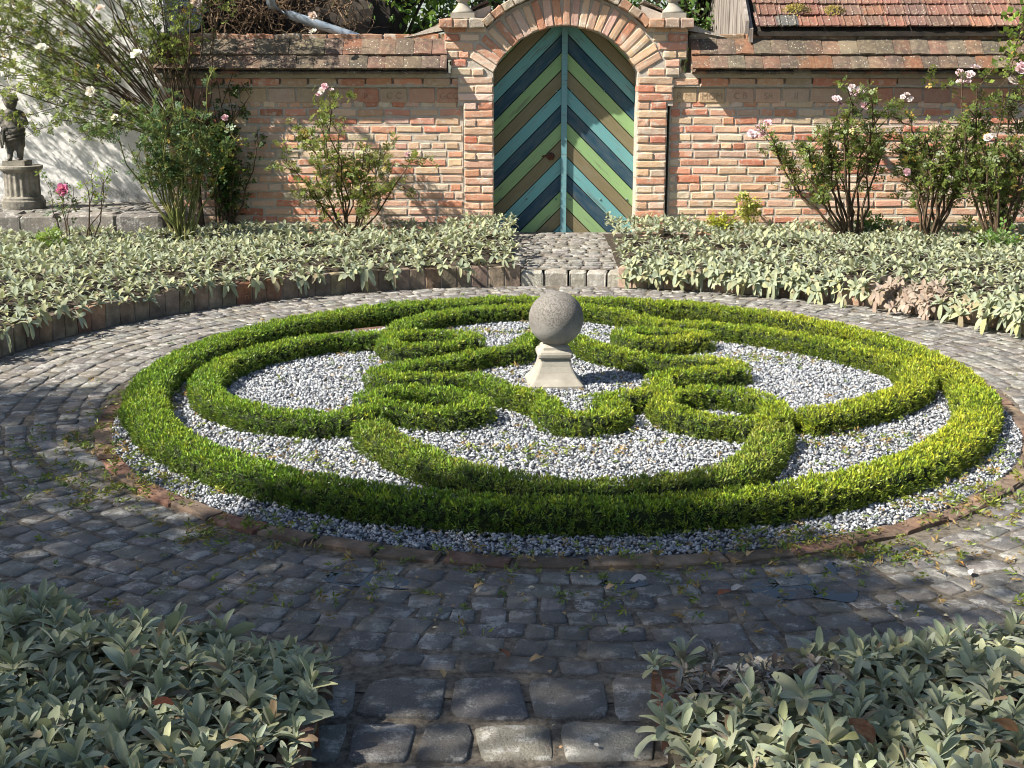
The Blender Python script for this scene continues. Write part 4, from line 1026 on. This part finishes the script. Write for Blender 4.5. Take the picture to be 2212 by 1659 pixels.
# right-hand roses
shrub('rose_bush', (wx(1850, 11.7), 11.7, .2), fan([(1640, 280), (1660, 295), (1720, 300), (1735, 340), (1760, 290), (1790, 270), (1800, 240), (1830, 205), (1860, 215), (1870, 290), (1890, 300), (1780, 330), (1840, 310), (1745, 380)], 11.8), 'pink rose bush with bare forked stems right of the gate', per=16, subs=8, sublen=.27, leafsize=.046, lcol=G1, start=.52,
      flowers=[pt(1622, 290), pt(1640, 280), pt(1632, 298), pt(1655, 268), pt(1648, 292), pt(1800, 215), pt(1808, 225), pt(1840, 200), pt(1850, 196), pt(1858, 218), pt(1862, 228), pt(1832, 190)], dens=1.1, fsize=.045, group='rose bushes along the wall', r0=.015)
shrub('rose_bush', (wx(2015, 11.5), 11.5, .2), fan([(1950, 240), (1955, 300), (1970, 330), (2000, 320), (2030, 340), (2060, 330), (2090, 340), (2105, 390), (1985, 380), (2040, 300), (2000, 280), (2085, 300)], 11.6), 'pink rose bush on a thick grey stem by the right wall', per=16, subs=8, sublen=.27, leafsize=.046, lcol=G1, start=.5,
      flowers=[pt(1942, 210), pt(1950, 205), pt(2020, 350, 11.4), pt(1960, 372, 11.4), pt(2055, 388, 11.4), pt(1958, 215)], dens=1.1, group='rose bushes along the wall', r0=.017, fsize=.04)
shrub('rose_bush', (wx(2170, 11.3), 11.3, .2), fan([(2080, 180), (2060, 170), (2110, 230), (2130, 200), (2160, 160), (2200, 150), (2190, 260), (2150, 300), (2110, 320), (2100, 250), (2210, 330), (2240, 200), (2230, 300), (2130, 350), (2180, 380), (2090, 260), (2150, 400), (2210, 420)], 11.5), 'tall pink rambling rose at the right end of the wall', per=14, subs=6, sublen=.32, leafsize=.05, lcol=G1, start=.3,
      flowers=[pt(2065, 165, 11.5), pt(2058, 158, 11.5), pt(2072, 172, 11.5), pt(2062, 178, 11.5), pt(2080, 162, 11.5), pt(2090, 148, 11.5), pt(2140, 296, 11.2), pt(2130, 298, 11.2), pt(2190, 145, 11.4), pt(2200, 155, 11.4), pt(2185, 152, 11.4), pt(2172, 175, 11.4)], dens=1.2, group='rose bushes along the wall', r0=.015, fsize=.05)
# upright rose with bare green stems, left
shrub('rose_bush', (wx(385, 11.45), 11.45, .2), fan([(255, 270), (290, 230), (310, 300), (330, 180), (350, 260), (370, 320), (385, 200), (400, 290), (420, 320), (440, 250), (465, 180), (330, 340), (300, 360), (350, 370), (400, 370), (450, 330), (500, 290), (280, 330), (375, 300), (420, 240), (345, 300), (365, 240), (390, 330), (410, 350), (325, 310), (435, 300), (395, 260), (355, 330)], 11.55, .3, .03), 'tall rose with bare green stems in front of the white house', per=11, subs=5, sublen=.24, leafsize=.044, lcol=((.035, .09, .035), (.10, .18, .05)), start=.6, caneMat='greencane',
      flowers=[pt(490, 255, 11.5)], dens=1.25, group='rose bushes along the wall', r0=.012)
# climbing rose arching out of the corner
CL = Vector((wx(425, 12.3), 12.3, .95)); can = []
for i in range(66):
    dx = random.uniform(-420, 545); dy = random.uniform(-330, 170) if dx < 380 else random.uniform(-300, 50)
    yy = random.uniform(11.9, 12.7); can.append(((wx(dx, yy), yy, wz(dy, yy)), (random.uniform(-.05, .05), random.uniform(-.06, .02), random.uniform(.05, .2))))
for dx, dy in ((20, 250), (60, 280), (150, 230), (220, 260), (100, 200), (180, 285), (0, 200), (40, 160)):
    can.append(((wx(dx, 11.8), 11.8, wz(dy, 11.8)), (0, -.05, .12)))
shrub('climbing_rose', tuple(CL), can, 'large climbing rose arching across the white house corner', per=13, subs=7, sublen=.42, leafsize=.043, lcol=((.075, .13, .028), (.30, .36, .07)), start=.45, flowers=[pt(240, 20, 11.9), pt(110, 105, 11.6), pt(20, 45, 11.6), pt(207, 198, 11.5), pt(685, 35, 12.2), pt(10, 165, 11.5), pt(310, 118, 11.7), pt(685, 70, 12.3), pt(440, 5, 11.8), pt(255, 255, 11.4)], dens=1.0, r0=.0075, fsize=.055, cat='climbing rose', fcol=[(.85, .78, .72), (.80, .62, .58), (.85, .82, .78)])
_t = MB(); _t.tube([(.02, 0, -.85), (-.01, .01, -.4), (0, 0, .02)], [.035, .03, .024], 8); _t.obj('trunk', 'cane', bpy.data.objects['climbing_rose'])
# small pink rose and young shoot by the ledge
shrub('young_rose', (wx(135, 11.3), 11.3, .2), fan([(110, 380), (130, 390), (150, 400), (120, 420)], 11.3, .05, .05), 'young rose with two bright pink blooms before the pedestal', per=9, subs=2, sublen=.12, leafsize=.06, lcol=G2, start=.45, flowers=[pt(130, 410, 11.25)], fcol=[(.80, .22, .45)], fsize=.06, r0=.006, k=3)
_f = pt(104, 413, 11.25)
shrub('young_rose', (wx(180, 11.3), 11.3, .2), fan([(215, 360), (200, 350), (230, 365), (190, 390)], 11.3, .05, .05), 'young rose shoot with fresh green leaves beside the pedestal', per=9, subs=2, sublen=.1, leafsize=.055, lcol=((.14, .26, .04), (.3, .42, .08)), start=.6, r0=.007, k=3)
# ivy up the wall
iv = []
for i in range(16):
    dx = random.uniform(445, 505); iv.append(((wx(dx, 12.33), 12.33 + random.uniform(-.05, .06), wz(random.uniform(160, 330), 12.33)), (random.uniform(-.04, .04), 0, 0)))
iv += [((wx(560, 12.38), 12.38, wz(290, 12.38)), (0, 0, -.05)), ((wx(540, 12.38), 12.36, wz(175, 12.38)), (0, 0, .05))]
shrub('wall_creeper', (wx(482, 12.33), 12.33, .2), iv, 'dark green creeper climbing the brick wall', cat='creeper', per=30, subs=5, sublen=.16, leafsize=.05, lcol=((.016, .055, .014), (.05, .13, .022)), start=.12, k=3, wid=.85, r0=.012)
# vine hanging off the shed roof
vn = [((wx(dx, 12.15), 12.15, wz(dy, 12.15)), (random.uniform(-.04, .04), -.05, random.uniform(-.02, .05))) for dx, dy in ((2150, 190), (2165, 150), (2140, 110), (2175, 60), (2190, 30), (2210, 20), (2160, 185), (2180, 100))]
shrub('grape_vine', (wx(2215, 12.2), 12.2, wz(25, 12.2)), vn, 'light green grape vine hanging from the shed eaves', cat='vine', per=14, subs=3, sublen=.12, leafsize=.10, lcol=((.09, .18, .02), (.24, .32, .05)), start=.02, k=1, wid=1.0, r0=.008)
# low greens at the wall foot
for (dx, dy, y, cc, lab) in ((1565, 478, 12.2, ((.25, .30, .03), (.5, .48, .05)), 'yellow-green weed at the wall foot right of the gate'), (1628, 445, 12.25, ((.2, .26, .04), (.45, .42, .06)), 'thin yellowing weed against the right wall'), (1890, 490, 11.9, ((.05, .14, .03), (.12, .26, .04)), 'deep green leafy clump under the forked rose bush'), (2165, 555, 10.9, ((.06, .15, .03), (.15, .27, .05)), 'green leafy clump among lambs ear at right edge'), (105, 550, 10.9, ((.12, .22, .04), (.25, .35, .06)), 'green weed tuft in the far left bed')):
    b = (wx(dx, y), y, .2); h = wz(dy, y)
    shrub('leafy_weed', b, [((b[0] + random.gauss(0, .09), y + random.gauss(0, .06), max(.32, h) + random.uniform(-.06, .1)), (random.uniform(-.1, .1), 0, .1)) for _ in range(7)], lab, cat='weed', per=14, subs=3, sublen=.08, leafsize=.06, lcol=cc, start=.25, k=3, r0=.004, caneMat='greencane')

# ------------------------------------------------------------------ white house, ledge, statue
mb = MB(); mb.box((-9, 0, -.05), (0, 3, 6)); o = mb.obj('white_house', 'plaster'); o.location = (wx(372, 13), 13.0, 0); tag(o, 'white plastered house behind the climbing rose', 'house')
led = empty('stone_ledge', (-4.9, 11.8, 0)); tag(led, 'low cobbled stone ledge carrying the statue at the white house', 'ledge')
LX0, LX1 = -2.3, wx(330, 11.8) + 4.9
mb = MB(); mb.box((LX0, .06, 0), (LX1, 1.3, .435)); mb.obj('fill', 'joint', led)
x = LX0
while x < LX1:
    wl = random.uniform(.32, .55); me = block_mesh(min(wl, LX1 - x + .1) - .015, .26, .45, .03, .012); link('block', me, 'granite', led, jit(pick([(.22, .20, .18), (.27, .25, .22)]), .15), (x + wl / 2, .13, 0)); x += wl
y = .28
while y < 1.15:
    dp = random.uniform(.11, .15); x = LX0
    while x < LX1:
        wl = random.uniform(.12, .2); V, c = cobble_verts(x + wl / 2, y + dp / 2, wl - .014, dp - .014, 0, .436, h=.012); link('cobble', mesh_np(V, CF), 'cobble', led, jit(pick(COB[:2] + COB[3:5])), c); x += wl
    y += dp
pd = empty('pedestal', (wx(42, 12.4), 12.4, .45)); tag(pd, 'fluted round stone pedestal under the statue', 'pedestal')
mb = MB(); mb.lathe([(.195, 0), (.2, .03), (.2, .07), (.185, .085), (.185, .1), (.172, .115)], 36); mb.obj('base', 'pedestal', pd, smooth=False)
mb = MB(); mb.lathe([(.165, .112), (.165, .12), (.163, .25), (.165, .34), (.165, .345)], 108, flute=(1, 3, 18, .07)); mb.obj('drum', 'pedestal', pd)
mb = MB(); mb.lathe([(.168, .345), (.19, .36), (.2, .375), (.2, .395), (.19, .4)], 36); mb.obj('cap', 'pedestal', pd)
# the statue: a standing child figure, one continuous body
def capsules_mesh(caps, vox):
    bm = bmesh.new()
    for (a, b, r1, r2) in caps:
        a, b = Vector(a), Vector(b); n_ = 7
        for i in range(n_):
            t_ = i / (n_ - 1); mt = Matrix.Translation(a.lerp(b, t_)) @ Matrix.Diagonal((1, 1, 1, 1)); bmesh.ops.create_icosphere(bm, subdivisions=2, radius=r1 + (r2 - r1) * t_, matrix=mt)
    me = bpy.data.meshes.new('tmp'); bm.to_mesh(me); bm.free(); ob = bpy.data.objects.new('tmp', me); COL.objects.link(ob)
    md = ob.modifiers.new('r', 'REMESH'); md.mode = 'VOXEL'; md.voxel_size = vox; md.use_smooth_shade = True
    sm = ob.modifiers.new('s', 'SMOOTH'); sm.iterations = 5; sm.factor = .5
    dg = bpy.context.evaluated_depsgraph_get(); out = bpy.data.meshes.new_from_object(ob.evaluated_get(dg)); bpy.data.objects.remove(ob); return out
st = empty('statue', (wx(35, 12.4), 12.4, .852)); tag(st, 'weathered stone child statue with a draped hip cloth', 'statue')
mb = MB(); mb.box((-.105, -.1, 0), (.105, .1, .045)); mb.obj('plinth', 'pedestal', st)
body = capsules_mesh([
    ((.035, .0, .065), (.045, -.01, .19), .03, .042), ((.045, -.01, .19), (.03, 0, .29), .05, .064),           # standing leg
    ((-.045, -.05, .062), (-.055, .0, .16), .026, .038), ((-.055, 0, .16), (-.035, -.005, .28), .046, .06),      # bent leg
    ((.035, -.045, .058), (.035, .0, .058), .018, .024), ((-.045, -.09, .056), (-.045, -.04, .06), .017, .022),  # feet
    ((-.02, 0, .29), (.02, 0, .30), .078, .078), ((.0, .005, .31), (-.005, .01, .38), .075, .07), ((-.005, .01, .38), (-.005, .01, .45), .072, .078),
    ((-.06, .01, .475), (.05, .01, .475), .042, .042),
    ((-.08, .01, .47), (-.125, .0, .39), .034, .028), ((-.125, 0, .39), (-.07, -.07, .345), .027, .022), ((-.07, -.07, .345), (-.045, -.085, .34), .022, .018),
    ((.075, .01, .47), (.12, -.01, .39), .034, .028), ((.12, -.01, .39), (.06, -.085, .41), .027, .022), ((.06, -.085, .41), (.03, -.095, .415), .022, .018),
    ((0, .0, .50), (-.005, -.005, .53), .034, .033), ((-.01, -.01, .575), (-.012, -.012, .605), .062, .06),
    ((-.012, -.075, .578), (-.012, -.07, .59), .010, .008), ((-.07, -.01, .58), (-.072, -.008, .592), .012, .012), ((.048, -.01, .58), (.05, -.008, .592), .012, .012)], .011)
body.materials.append(M['statue']); link('body', body, None, st)
mb = MB()
for i in range(9):      # draped cloth: ridged folds round the hips
    z = .345 - i * .012; P = []
    for j in range(15):
        a = R(-200 + j * 17); rr = .088 + .006 * math.sin(i * 1.7 + j * .8); P.append((rr * math.cos(a) * 1.05 - .005, rr * math.sin(a) * .95, z + .02 * math.sin(a + i * .15)))
    mb.tube(P, [.011] * 15, 6)
mb.tube([(-.09, -.05, .33), (-.10, -.07, .27), (-.105, -.075, .22), (-.10, -.07, .16)], [.016, .022, .02, .012], 7); mb.tube([(-.075, -.07, .33), (-.08, -.09, .26), (-.08, -.09, .19)], [.014, .018, .01], 7)
mb.obj('drapery', 'statue', st, smooth=True)
bmh = bmesh.new()
for i in range(60):
    a = random.uniform(0, 6.28); e = random.uniform(.0, 1.5); p = Vector((-.011 + .062 * math.cos(a) * math.cos(e), -.004 + .062 * math.sin(a) * math.cos(e), .598 + .056 * math.sin(e)))
    if p.y < -.045 and p.z < .635: continue
    bmesh.ops.create_icosphere(bmh, subdivisions=1, radius=random.uniform(.012, .019), matrix=Matrix.Translation(p))
me = bpy.data.meshes.new('m'); bmh.to_mesh(me); bmh.free(); link('hair', me, 'statue', st)

# ------------------------------------------------------------------ shed behind the right wall
sh = empty('tiled_shed', (2.26, 12.55, 0)); tag(sh, 'shed with red tiled roof and grey boarded gable behind the wall', 'shed')
mb = MB(); mb.box((.12, .45, 0), (5, 3.3, 2.0)); mb.obj('wall', 'dark', sh)
PIT = R(40); EZ = 2.105; EY = -.06
mb = MB(); rz = EZ + 1.72 * math.tan(PIT)
mb.add([(-.02, EY, EZ - .03), (5, EY, EZ - .03), (5, EY + 1.72, rz - .03), (-.02, EY + 1.72, rz - .03), (5, EY + 3.44, EZ - .03), (-.02, EY + 3.44, EZ - .03)], [(0, 1, 2, 3), (3, 2, 4, 5)]); mb.obj('roof_deck', 'dark', sh)
def rib_tile():
    V = []; xs = [-.1, -.085, -.075, -.06, -.01, 0, .01, .06, .075, .085, .1]; hs = [.012, .012, .024, .012, .012, .018, .012, .012, .024, .012, .012]
    for j, (yy, zz) in enumerate(((0, 0), (0, 1), (.22, 1))):
        for x_, h in zip(xs, hs): V.append((x_ + (.0), yy + (random.uniform(-.004, .004) if yy == 0 else 0), h if zz else -.002))
    n_ = len(xs); return mesh_py(V, [(j * n_ + i, j * n_ + i + 1, (j + 1) * n_ + i + 1, (j + 1) * n_ + i) for j in range(2) for i in range(n_ - 1)])
RT = [rib_tile() for _ in range(5)]
for me in RT: me.materials.append(M['rooftile'])
rf = empty('roof', (0, 0, 0), 0, sh)
for row in range(5):
    s = row * .165; yy, zz = EY + s * math.cos(PIT) - .035, EZ + s * math.sin(PIT) + .012
    for i in range(18):
        cx = .10 + i * .2 + (.03 if row % 2 else 0)
        c = jit(pick([(.215, .095, .07), (.19, .09, .068), (.24, .11, .08), (.165, .095, .075), (.205, .12, .092)]), .2)
        if row == 0 and i in (1,): c = (.10, .10, .095)
        o = link('tile', pick(RT), None, rf, c, (cx, yy + random.uniform(-.006, .006), zz + random.uniform(-.004, .004))); o.rotation_euler = (PIT - .11 + R(random.gauss(0, .7)), R(random.gauss(0, .6)), R(random.gauss(0, .8)))
# gable end: boards, verge boards
for i in range(42):
    yy = .02 + i * .08; top = EZ + min(yy - EY, 3.44 - (yy - EY)) * math.tan(PIT) - .05
    if top < 1.9: continue
    mb = MB(); mb.box((random.uniform(-.006, .006), 0, 0), (.03, .07, top - 1.3)); o = mb.obj('gable_board', 'greywood', sh); o.location = (.0, yy, 1.3)
for k_, (a, b) in enumerate((((-.05, EY - .05, EZ - .06), (-.05, EY + 1.72, rz - .06)), ((-.05, EY + 3.5, EZ - .1), (-.05, EY + 1.72, rz - .06)))):
    for dx_, th in ((-.06, .0), (-.10, .07)) if k_ == 0 else ((-.06, 0), (-.10, .06), (-.14, .1)):
        mb = MB(); a_, b_ = Vector(a), Vector(b)
        for p in (0,): mb.add([(dx_, q.y, q.z + h + th) for q in (a_, b_) for h in (-.07, .05)] + [(dx_ + .035, q.y, q.z + h + th) for q in (a_, b_) for h in (-.07, .05)], [(0, 2, 3, 1), (4, 5, 7, 6), (0, 1, 5, 4), (2, 6, 7, 3), (1, 3, 7, 5), (0, 4, 6, 2)])
        mb.obj('verge_board', 'greywood' if k_ == 0 else 'dark', sh)
mb = MB(); mb.box((0.02, EY - .02, EZ - .075), (5, EY + .03, EZ - .03)); mb.obj('eaves_board', 'dark', sh)
def moss(x, label, s):
    row = .06; p0 = np.array([x, 12.55 + EY + .16, EZ + .12]); n_ = 260
    d = rng.normal(0, 1, (n_, 3)); d[:, 2] = np.abs(d[:, 2]); d /= np.linalg.norm(d, axis=1, keepdims=True)
    P = d * np.array([.13, .07, .075]) * s * rng.uniform(.85, 1.05, (n_, 1)); y_ = rng.random((n_, 1)) * (d[:, 0:1] < .35) 
    c = np.array([.16, .13, .05]) * (1 - y_) + np.array([.55, .46, .10]) * y_
    V, F, Cc = sprigs(P, d, np.full(n_, .035 * s), c, c * 1.1); root = empty('moss_cushion', tuple(p0)); tag(root, label, 'moss', 'moss cushions on the shed roof')
    bm = bmesh.new(); bmesh.ops.create_icosphere(bm, subdivisions=2, radius=1)
    for v in bm.verts: v.co = Vector((v.co.x * .125 * s, v.co.y * .07 * s, v.co.z * .07 * s)) * (1 + .12 * mnoise.noise(v.co * 3))
    me = bpy.data.meshes.new('m'); bm.to_mesh(me); bm.free(); link('cushion', me, 'soil', root); link('tufts', mesh_np(V, F, Cc), 'moss', root)
moss(wx(1707, 12.6), 'larger yellow moss cushion on the shed roof', 1.0); moss(wx(1785, 12.6), 'smaller yellow moss cushion on the shed roof', .85)

# ------------------------------------------------------------------ behind the left wall: dry thicket, pipe, trees
th = empty('dry_thicket', (wx(620, 13), 13.1, 1.2)); tag(th, 'tangle of bare brown vine twigs above the left wall', 'vine thicket'); B = Vector(th.location)
mb = MB()
for i in range(420):
    p = Vector((random.uniform(wx(440, 13), wx(790, 13)), random.uniform(12.85, 13.4), random.uniform(1.95, 2.75))); P = [p - B]; d = Vector((random.gauss(0, 1), random.gauss(0, .4), random.gauss(-.1, .6))).normalized()
    for k in range(6):
        d = (d + Vector((random.gauss(0, .45), random.gauss(0, .3), random.gauss(-.05, .45)))).normalized(); P.append(P[-1] + d * random.uniform(.04, .09))
    r_ = random.uniform(.003, .007); mb.tube(P, [r_] * 6 + [r_ * .4], 4)
mb.obj('twigs', 'twig', th)
bm = bmesh.new(); bmesh.ops.create_icosphere(bm, subdivisions=4, radius=1)
for v in bm.verts: v.co = Vector((v.co.x * 1.1, v.co.y * .35, v.co.z * .95)) * (1 + .25 * mnoise.noise(v.co * 4))
me = bpy.data.meshes.new('m'); bm.to_mesh(me); bm.free(); link('dark_backing', me, 'dark', th, None, (0, .75, .6))  # dark backing mass closing the gaps behind the twigs
mb = MB(); P = [Vector(pt(585, -60, 12.75)), Vector(pt(600, 15, 12.75)), Vector(pt(640, 33, 12.75)), Vector(pt(770, 78, 12.75)), Vector(pt(840, 105, 12.75))]; b0 = P[0]
mb.tube([p - b0 for p in P], .042, 14); o = mb.obj('rain_pipe', 'zinc', smooth=True); o.location = b0; tag(o, 'pale grey rain pipe slanting down behind the left wall', 'pipe')
def tree(name, loc, crown, label, n, size, lc, th_=.12, k=1, wid=.5, clumps=60, group=None):
    root = empty(name, loc); tag(root, label, 'tree', group); (cx, cy, cz), (rx, ry, rz_) = crown
    mb = MB(); B = Vector(loc); top = Vector((cx, cy, cz)) - B
    mb.tube([(0, 0, -.05), (top.x * .2, top.y * .2, top.z * .45), (top.x * .6, top.y * .6, top.z * .75), (top.x, top.y, top.z)], [th_, th_ * .8, th_ * .55, th_ * .3], 9); mb.obj('trunk', 'bark', root)
    cl = []; lb = MB()
    for i in range(clumps):
        d = rng.normal(0, 1, 3); d /= np.linalg.norm(d); q = np.array([cx, cy, cz]) + d * np.array([rx, ry, rz_]) * rng.uniform(.25, 1) ** .6; cl.append(q)
        if i % 2 == 0:
            a = top * random.uniform(.5, .95); e = Vector(q) - B; lb.tube([a, a.lerp(e, .5) + Vector((0, 0, .06)), e], [th_ * .25, th_ * .14, th_ * .05], 5)
    lb.obj('limbs', 'bark', root)
    cl = np.array(cl); P = cl[rng.integers(0, len(cl), n)] + rng.normal(0, 1, (n, 3)) * np.array([rx, ry, rz_]) * .16; D = rng.normal(0, 1, (n, 3)); D[:, 2] -= .5
    y_ = rng.random((n, 1)); c = np.array(lc[0]) * (1 - y_) + np.array(lc[1]) * y_
    V, F, Cc = leaflets(P - np.array(loc), D, rng.uniform(.7, 1.3, n) * size, c, k, wid); o = link('crown', mesh_np(V, F, Cc), 'rose', root); o['kind'] = 'stuff'
    return root
tree('leafy_tree', (wx(870, 14.5), 14.5, 0), ((wx(870, 14.5), 14.3, 2.6), (1.0, .6, .95)), 'fresh green tree behind the left wall beside the urn', 4200, .13, ((.05, .13, .02), (.17, .31, .04)), clumps=70, group='trees behind the garden wall')
tree('leafy_tree', (wx(1050, 16), 16, 0), ((wx(1080, 16), 16, 2.8), (1.2, .7, 1.1)), 'dark tree glimpsed behind the left urn', 3000, .13, ((.02, .06, .015), (.06, .13, .02)), group='trees behind the garden wall')
tree('leafy_tree', (wx(1470, 15.5), 15.5, 0), ((wx(1470, 15.5), 15.5, 2.8), (.8, .7, 1.1)), 'dark leafy tree behind the right urn', 3200, .12, ((.025, .075, .02), (.10, .20, .04)), group='trees behind the garden wall')
tree('leafy_tree', (wx(560, 16.5), 16.5, 0), ((wx(600, 16), 16, 3.2), (1.9, .7, 1.3)), 'dark tree behind the bare vine tangle', 3500, .15, ((.015, .035, .012), (.04, .08, .02)), group='trees behind the garden wall')

# ------------------------------------------------------------------ fallen leaves, puddles
def leaf_mesh(seed):
    r = random.Random(seed); V = []; nst = 6
    for i in range(nst):
        s = i / (nst - 1); w_ = .5 * math.sin(PI * min(.98, s * .93 + .05)) ** .8; cz = .12 * math.sin(s * 2.6 + r.random()); 
        for u in (-1, 0, 1): V.append((s - .5, u * w_ * .62, cz + abs(u) * w_ * r.uniform(.05, .4)))
    F = [(i * 3 + j, i * 3 + j + 1, (i + 1) * 3 + j + 1, (i + 1) * 3 + j) for i in range(nst - 1) for j in range(2)]
    V += [(-.5, 0, .0), (-.75, .03, .02), (-.75, .05, .02), (-.5, .02, 0)]; b = len(V) - 4; F.append((b, b + 1, b + 2, b + 3)); return mesh_py(V, F, True)
LFM = [leaf_mesh(i) for i in range(6)]
for me in LFM: me.materials.append(M['dry'])
def gpt(dx, dy, z=0):
    u, v = (dx - 1106) / 2800, -(dy - 829.5) / 2800; c, s = math.cos(R(13.5)), math.sin(R(13.5)); d = (u, c + v * s, -s + v * c); t_ = (z - 1.7) / d[2]; return (d[0] * t_, d[1] * t_)
RUST, TAN, PALE, BRN = (.24, .08, .04), (.42, .27, .13), (.45, .41, .37), (.11, .05, .03)
for dx, dy, s, c, lab, z in ((662, 1606, .085, BRN, 'large brown leaf on the path beside the near left bed', .03), (955, 1455, .035, TAN, 'tan leaf on the cobbles left of centre', .022), (1088, 1412, .05, RUST, 'rust red leaf on the cobbles in the path centre', .022), (1160, 1424, .045, TAN, 'pale tan leaf beside the rust red leaf', .022),
        (1378, 1254, .06, PALE, 'silvery grey leaf by the front edging', .025), (1568, 1282, .06, RUST, 'rust red leaf by the puddle', .025), (1592, 1272, .055, PALE, 'pale pink-grey leaf by the puddle', .025), (1036, 1266, .04, TAN, 'tan leaf near the front edging left of centre', .025), (1319, 1268, .035, (.6, .36, .2), 'orange-tan leaf beside the silvery grey leaf', .025),
        (1622, 1197, .05, TAN, 'dry leaf on the gravel under the front hedge', .05), (2073, 1218, .04, (.45, .22, .07), 'amber leaf on a dark cobble at right', .022), (2098, 1236, .035, PALE, 'white curled petal on the right cobbles', .022), (1855, 1190, .05, BRN, 'dark curled leaf under the front hedge', .05), (1685, 1238, .04, TAN, 'cream leaf on the puddle rim', .025),
        (350, 1522, .06, (.26, .07, .03), 'red-brown leaf lying in the near left bed', .23), (1860, 1580, .085, (.10, .045, .025), 'big dark brown leaf in the near right bed', .23), (2170, 1570, .06, (.20, .09, .035), 'amber-brown leaf at the edge of the near right bed', .23), (800, 1292, .03, TAN, 'small tan leaf on the shaded left cobbles', .022)):
    x, y = gpt(dx, dy, z); o = link('fallen_leaf', pick(LFM), None, None, jit(c, .1), (x, y, z)); o.scale = (s, s, s); o.rotation_euler = (random.gauss(0, .25), random.gauss(0, .2), random.uniform(0, 6.28)); tag(o, lab, 'leaf', 'fallen leaves')
gl = 'tiny dry leaf scrap lying on the shaded cobbles'
for i in range(60):
    x, y = random.uniform(-1.2, 1.6), random.uniform(3.0, 4.25)
    if not in_disc(x, y, PC, PR) and not (AX0 < x < AX1): continue
    o = link('leaf_scrap', pick(LFM), None, None, jit(pick([TAN, PALE, (.55, .48, .3)]), .15), (x, y, .024)); s = random.uniform(.010, .022); o.scale = (s, s, s); o.rotation_euler = (random.gauss(0, .3), 0, random.uniform(0, 6.28)); tag(o, gl, 'leaf', 'leaf scraps on the cobbles')
def puddle(pts, label):
    P = [gpt(a, b, .0098) for a, b in pts]; C = catmull(P, 6, True); cx, cy = C.mean(0)
    V = [(x - cx, y - cy, 0) for x, y in C]; o = link('puddle', mesh_py(V, [tuple(range(len(V)))]), 'water', None, None, (cx, cy, .0098)); o['kind'] = 'structure'; o['label'] = label
puddle([(1620, 1268), (1660, 1250), (1760, 1238), (1790, 1215), (1815, 1225), (1800, 1262), (1850, 1268), (1840, 1300), (1760, 1290), (1700, 1295), (1650, 1290)], 'shallow puddle between cobbles at the front right of the bed')
puddle([(690, 1240), (760, 1235), (840, 1245), (910, 1255), (890, 1272), (800, 1268), (720, 1260)], 'shallow puddle between cobbles at the front left of the bed')
puddle([(1290, 1210 + 45), (1360, 1248), (1400, 1262), (1330, 1272)], 'small wet hollow in front of the edging')

# ------------------------------------------------------------------ the tree behind the photographer that shades the foreground
poly = [gpt(*p) for p in ((545, 1150), (640, 1100), (860, 1078), (1150, 1075), (1450, 1085), (1600, 1120), (1750, 1190), (1920, 1225), (2080, 1290), (2300, 1300), (2300, 1720), (-150, 1720), (-150, 1080), (60, 1085), (200, 1120), (330, 1135), (450, 1150))]
poly2 = [gpt(*p) for p in ((-150, 850), (225, 842), (262, 880), (215, 960), (270, 1060), (330, 1120), (100, 1090), (-150, 1090))]
def inside(x, y, P):
    c = False; j = len(P) - 1
    for i in range(len(P)):
        if (P[i][1] > y) != (P[j][1] > y) and x < (P[j][0] - P[i][0]) * (y - P[i][1]) / (P[j][1] - P[i][1]) + P[i][0]: c = not c
        j = i
    return c
tr = empty('shade_tree', (-7.2, .4, -.05)); tag(tr, 'tall broadleaf tree behind the viewpoint shading the foreground', 'tree'); B = np.array(tr.location)
LP = []
gaps = [gpt(*p) + (r_,) for p, r_ in (((890, 1590), .17), ((1230, 1565), .18), ((930, 1640), .16), ((1070, 1640), .16), ((760, 1545), .10), ((1390, 1540), .10), ((560, 1420), .14), ((450, 1560), .16), ((250, 1500), .16), ((120, 1600), .16), ((620, 1500), .12), ((330, 1620), .14), ((60, 1420), .12), ((1750, 1620), .14), ((1900, 1500), .12), ((2200, 1400), .14), ((2000, 1640), .12), ((2010, 1290), .12), ((1970, 1400), .12), ((2100, 1480), .12), ((40, 1150), .12), ((140, 1090), .14), ((2130, 1310), .18))]
for _ in range(60000):
    x, y = random.uniform(-4.2, 2.6), random.uniform(2.3, 7.3)
    if inside(x, y, poly): pr = .95
    elif inside(x, y, poly2): pr = .80
    else: continue
    nn_ = mnoise.noise(Vector((x * 2.2, y * 2.2, 3))) + .5 * mnoise.noise(Vector((x * 6, y * 6, 1)))
    if nn_ > .40: pr *= .12
    for gx, gy, gr in gaps:
        if (x - gx) ** 2 + (y - gy) ** 2 < gr * gr: pr *= .12
    if random.random() > pr: continue
    t_ = random.uniform(4.6, 7.5) / SUN[2]; LP.append((x + SUN[0] * t_, y + SUN[1] * t_, SUN[2] * t_))
P = np.array(LP); n = len(P); D = rng.normal(0, 1, (n, 3)); D[:, 2] -= .4
c = np.array([.05, .12, .02]) * rng.uniform(.8, 1.6, (n, 1)); V, F, Cc = leaflets(P - B, D, rng.uniform(.9, 1.5, n) * .13, c, 1, .8)
o = link('crown', mesh_np(V, F, Cc), 'rose', tr); o['kind'] = 'stuff'
mb = MB(); mb.tube([(0, 0, 0), (.05, .05, 1.5), (.0, .1, 3.0), (.2, .2, 4.2)], [.24, .2, .17, .13], 12)
for q in P[rng.integers(0, n, 26)]:
    e = Vector(q - B); a = Vector((.05, .1, random.uniform(2.6, 4.1))); mb.tube([a, a.lerp(e, .5) + Vector((0, 0, .35)), e], [.06, .035, .01], 6)
mb.obj('trunk', 'bark', tr)
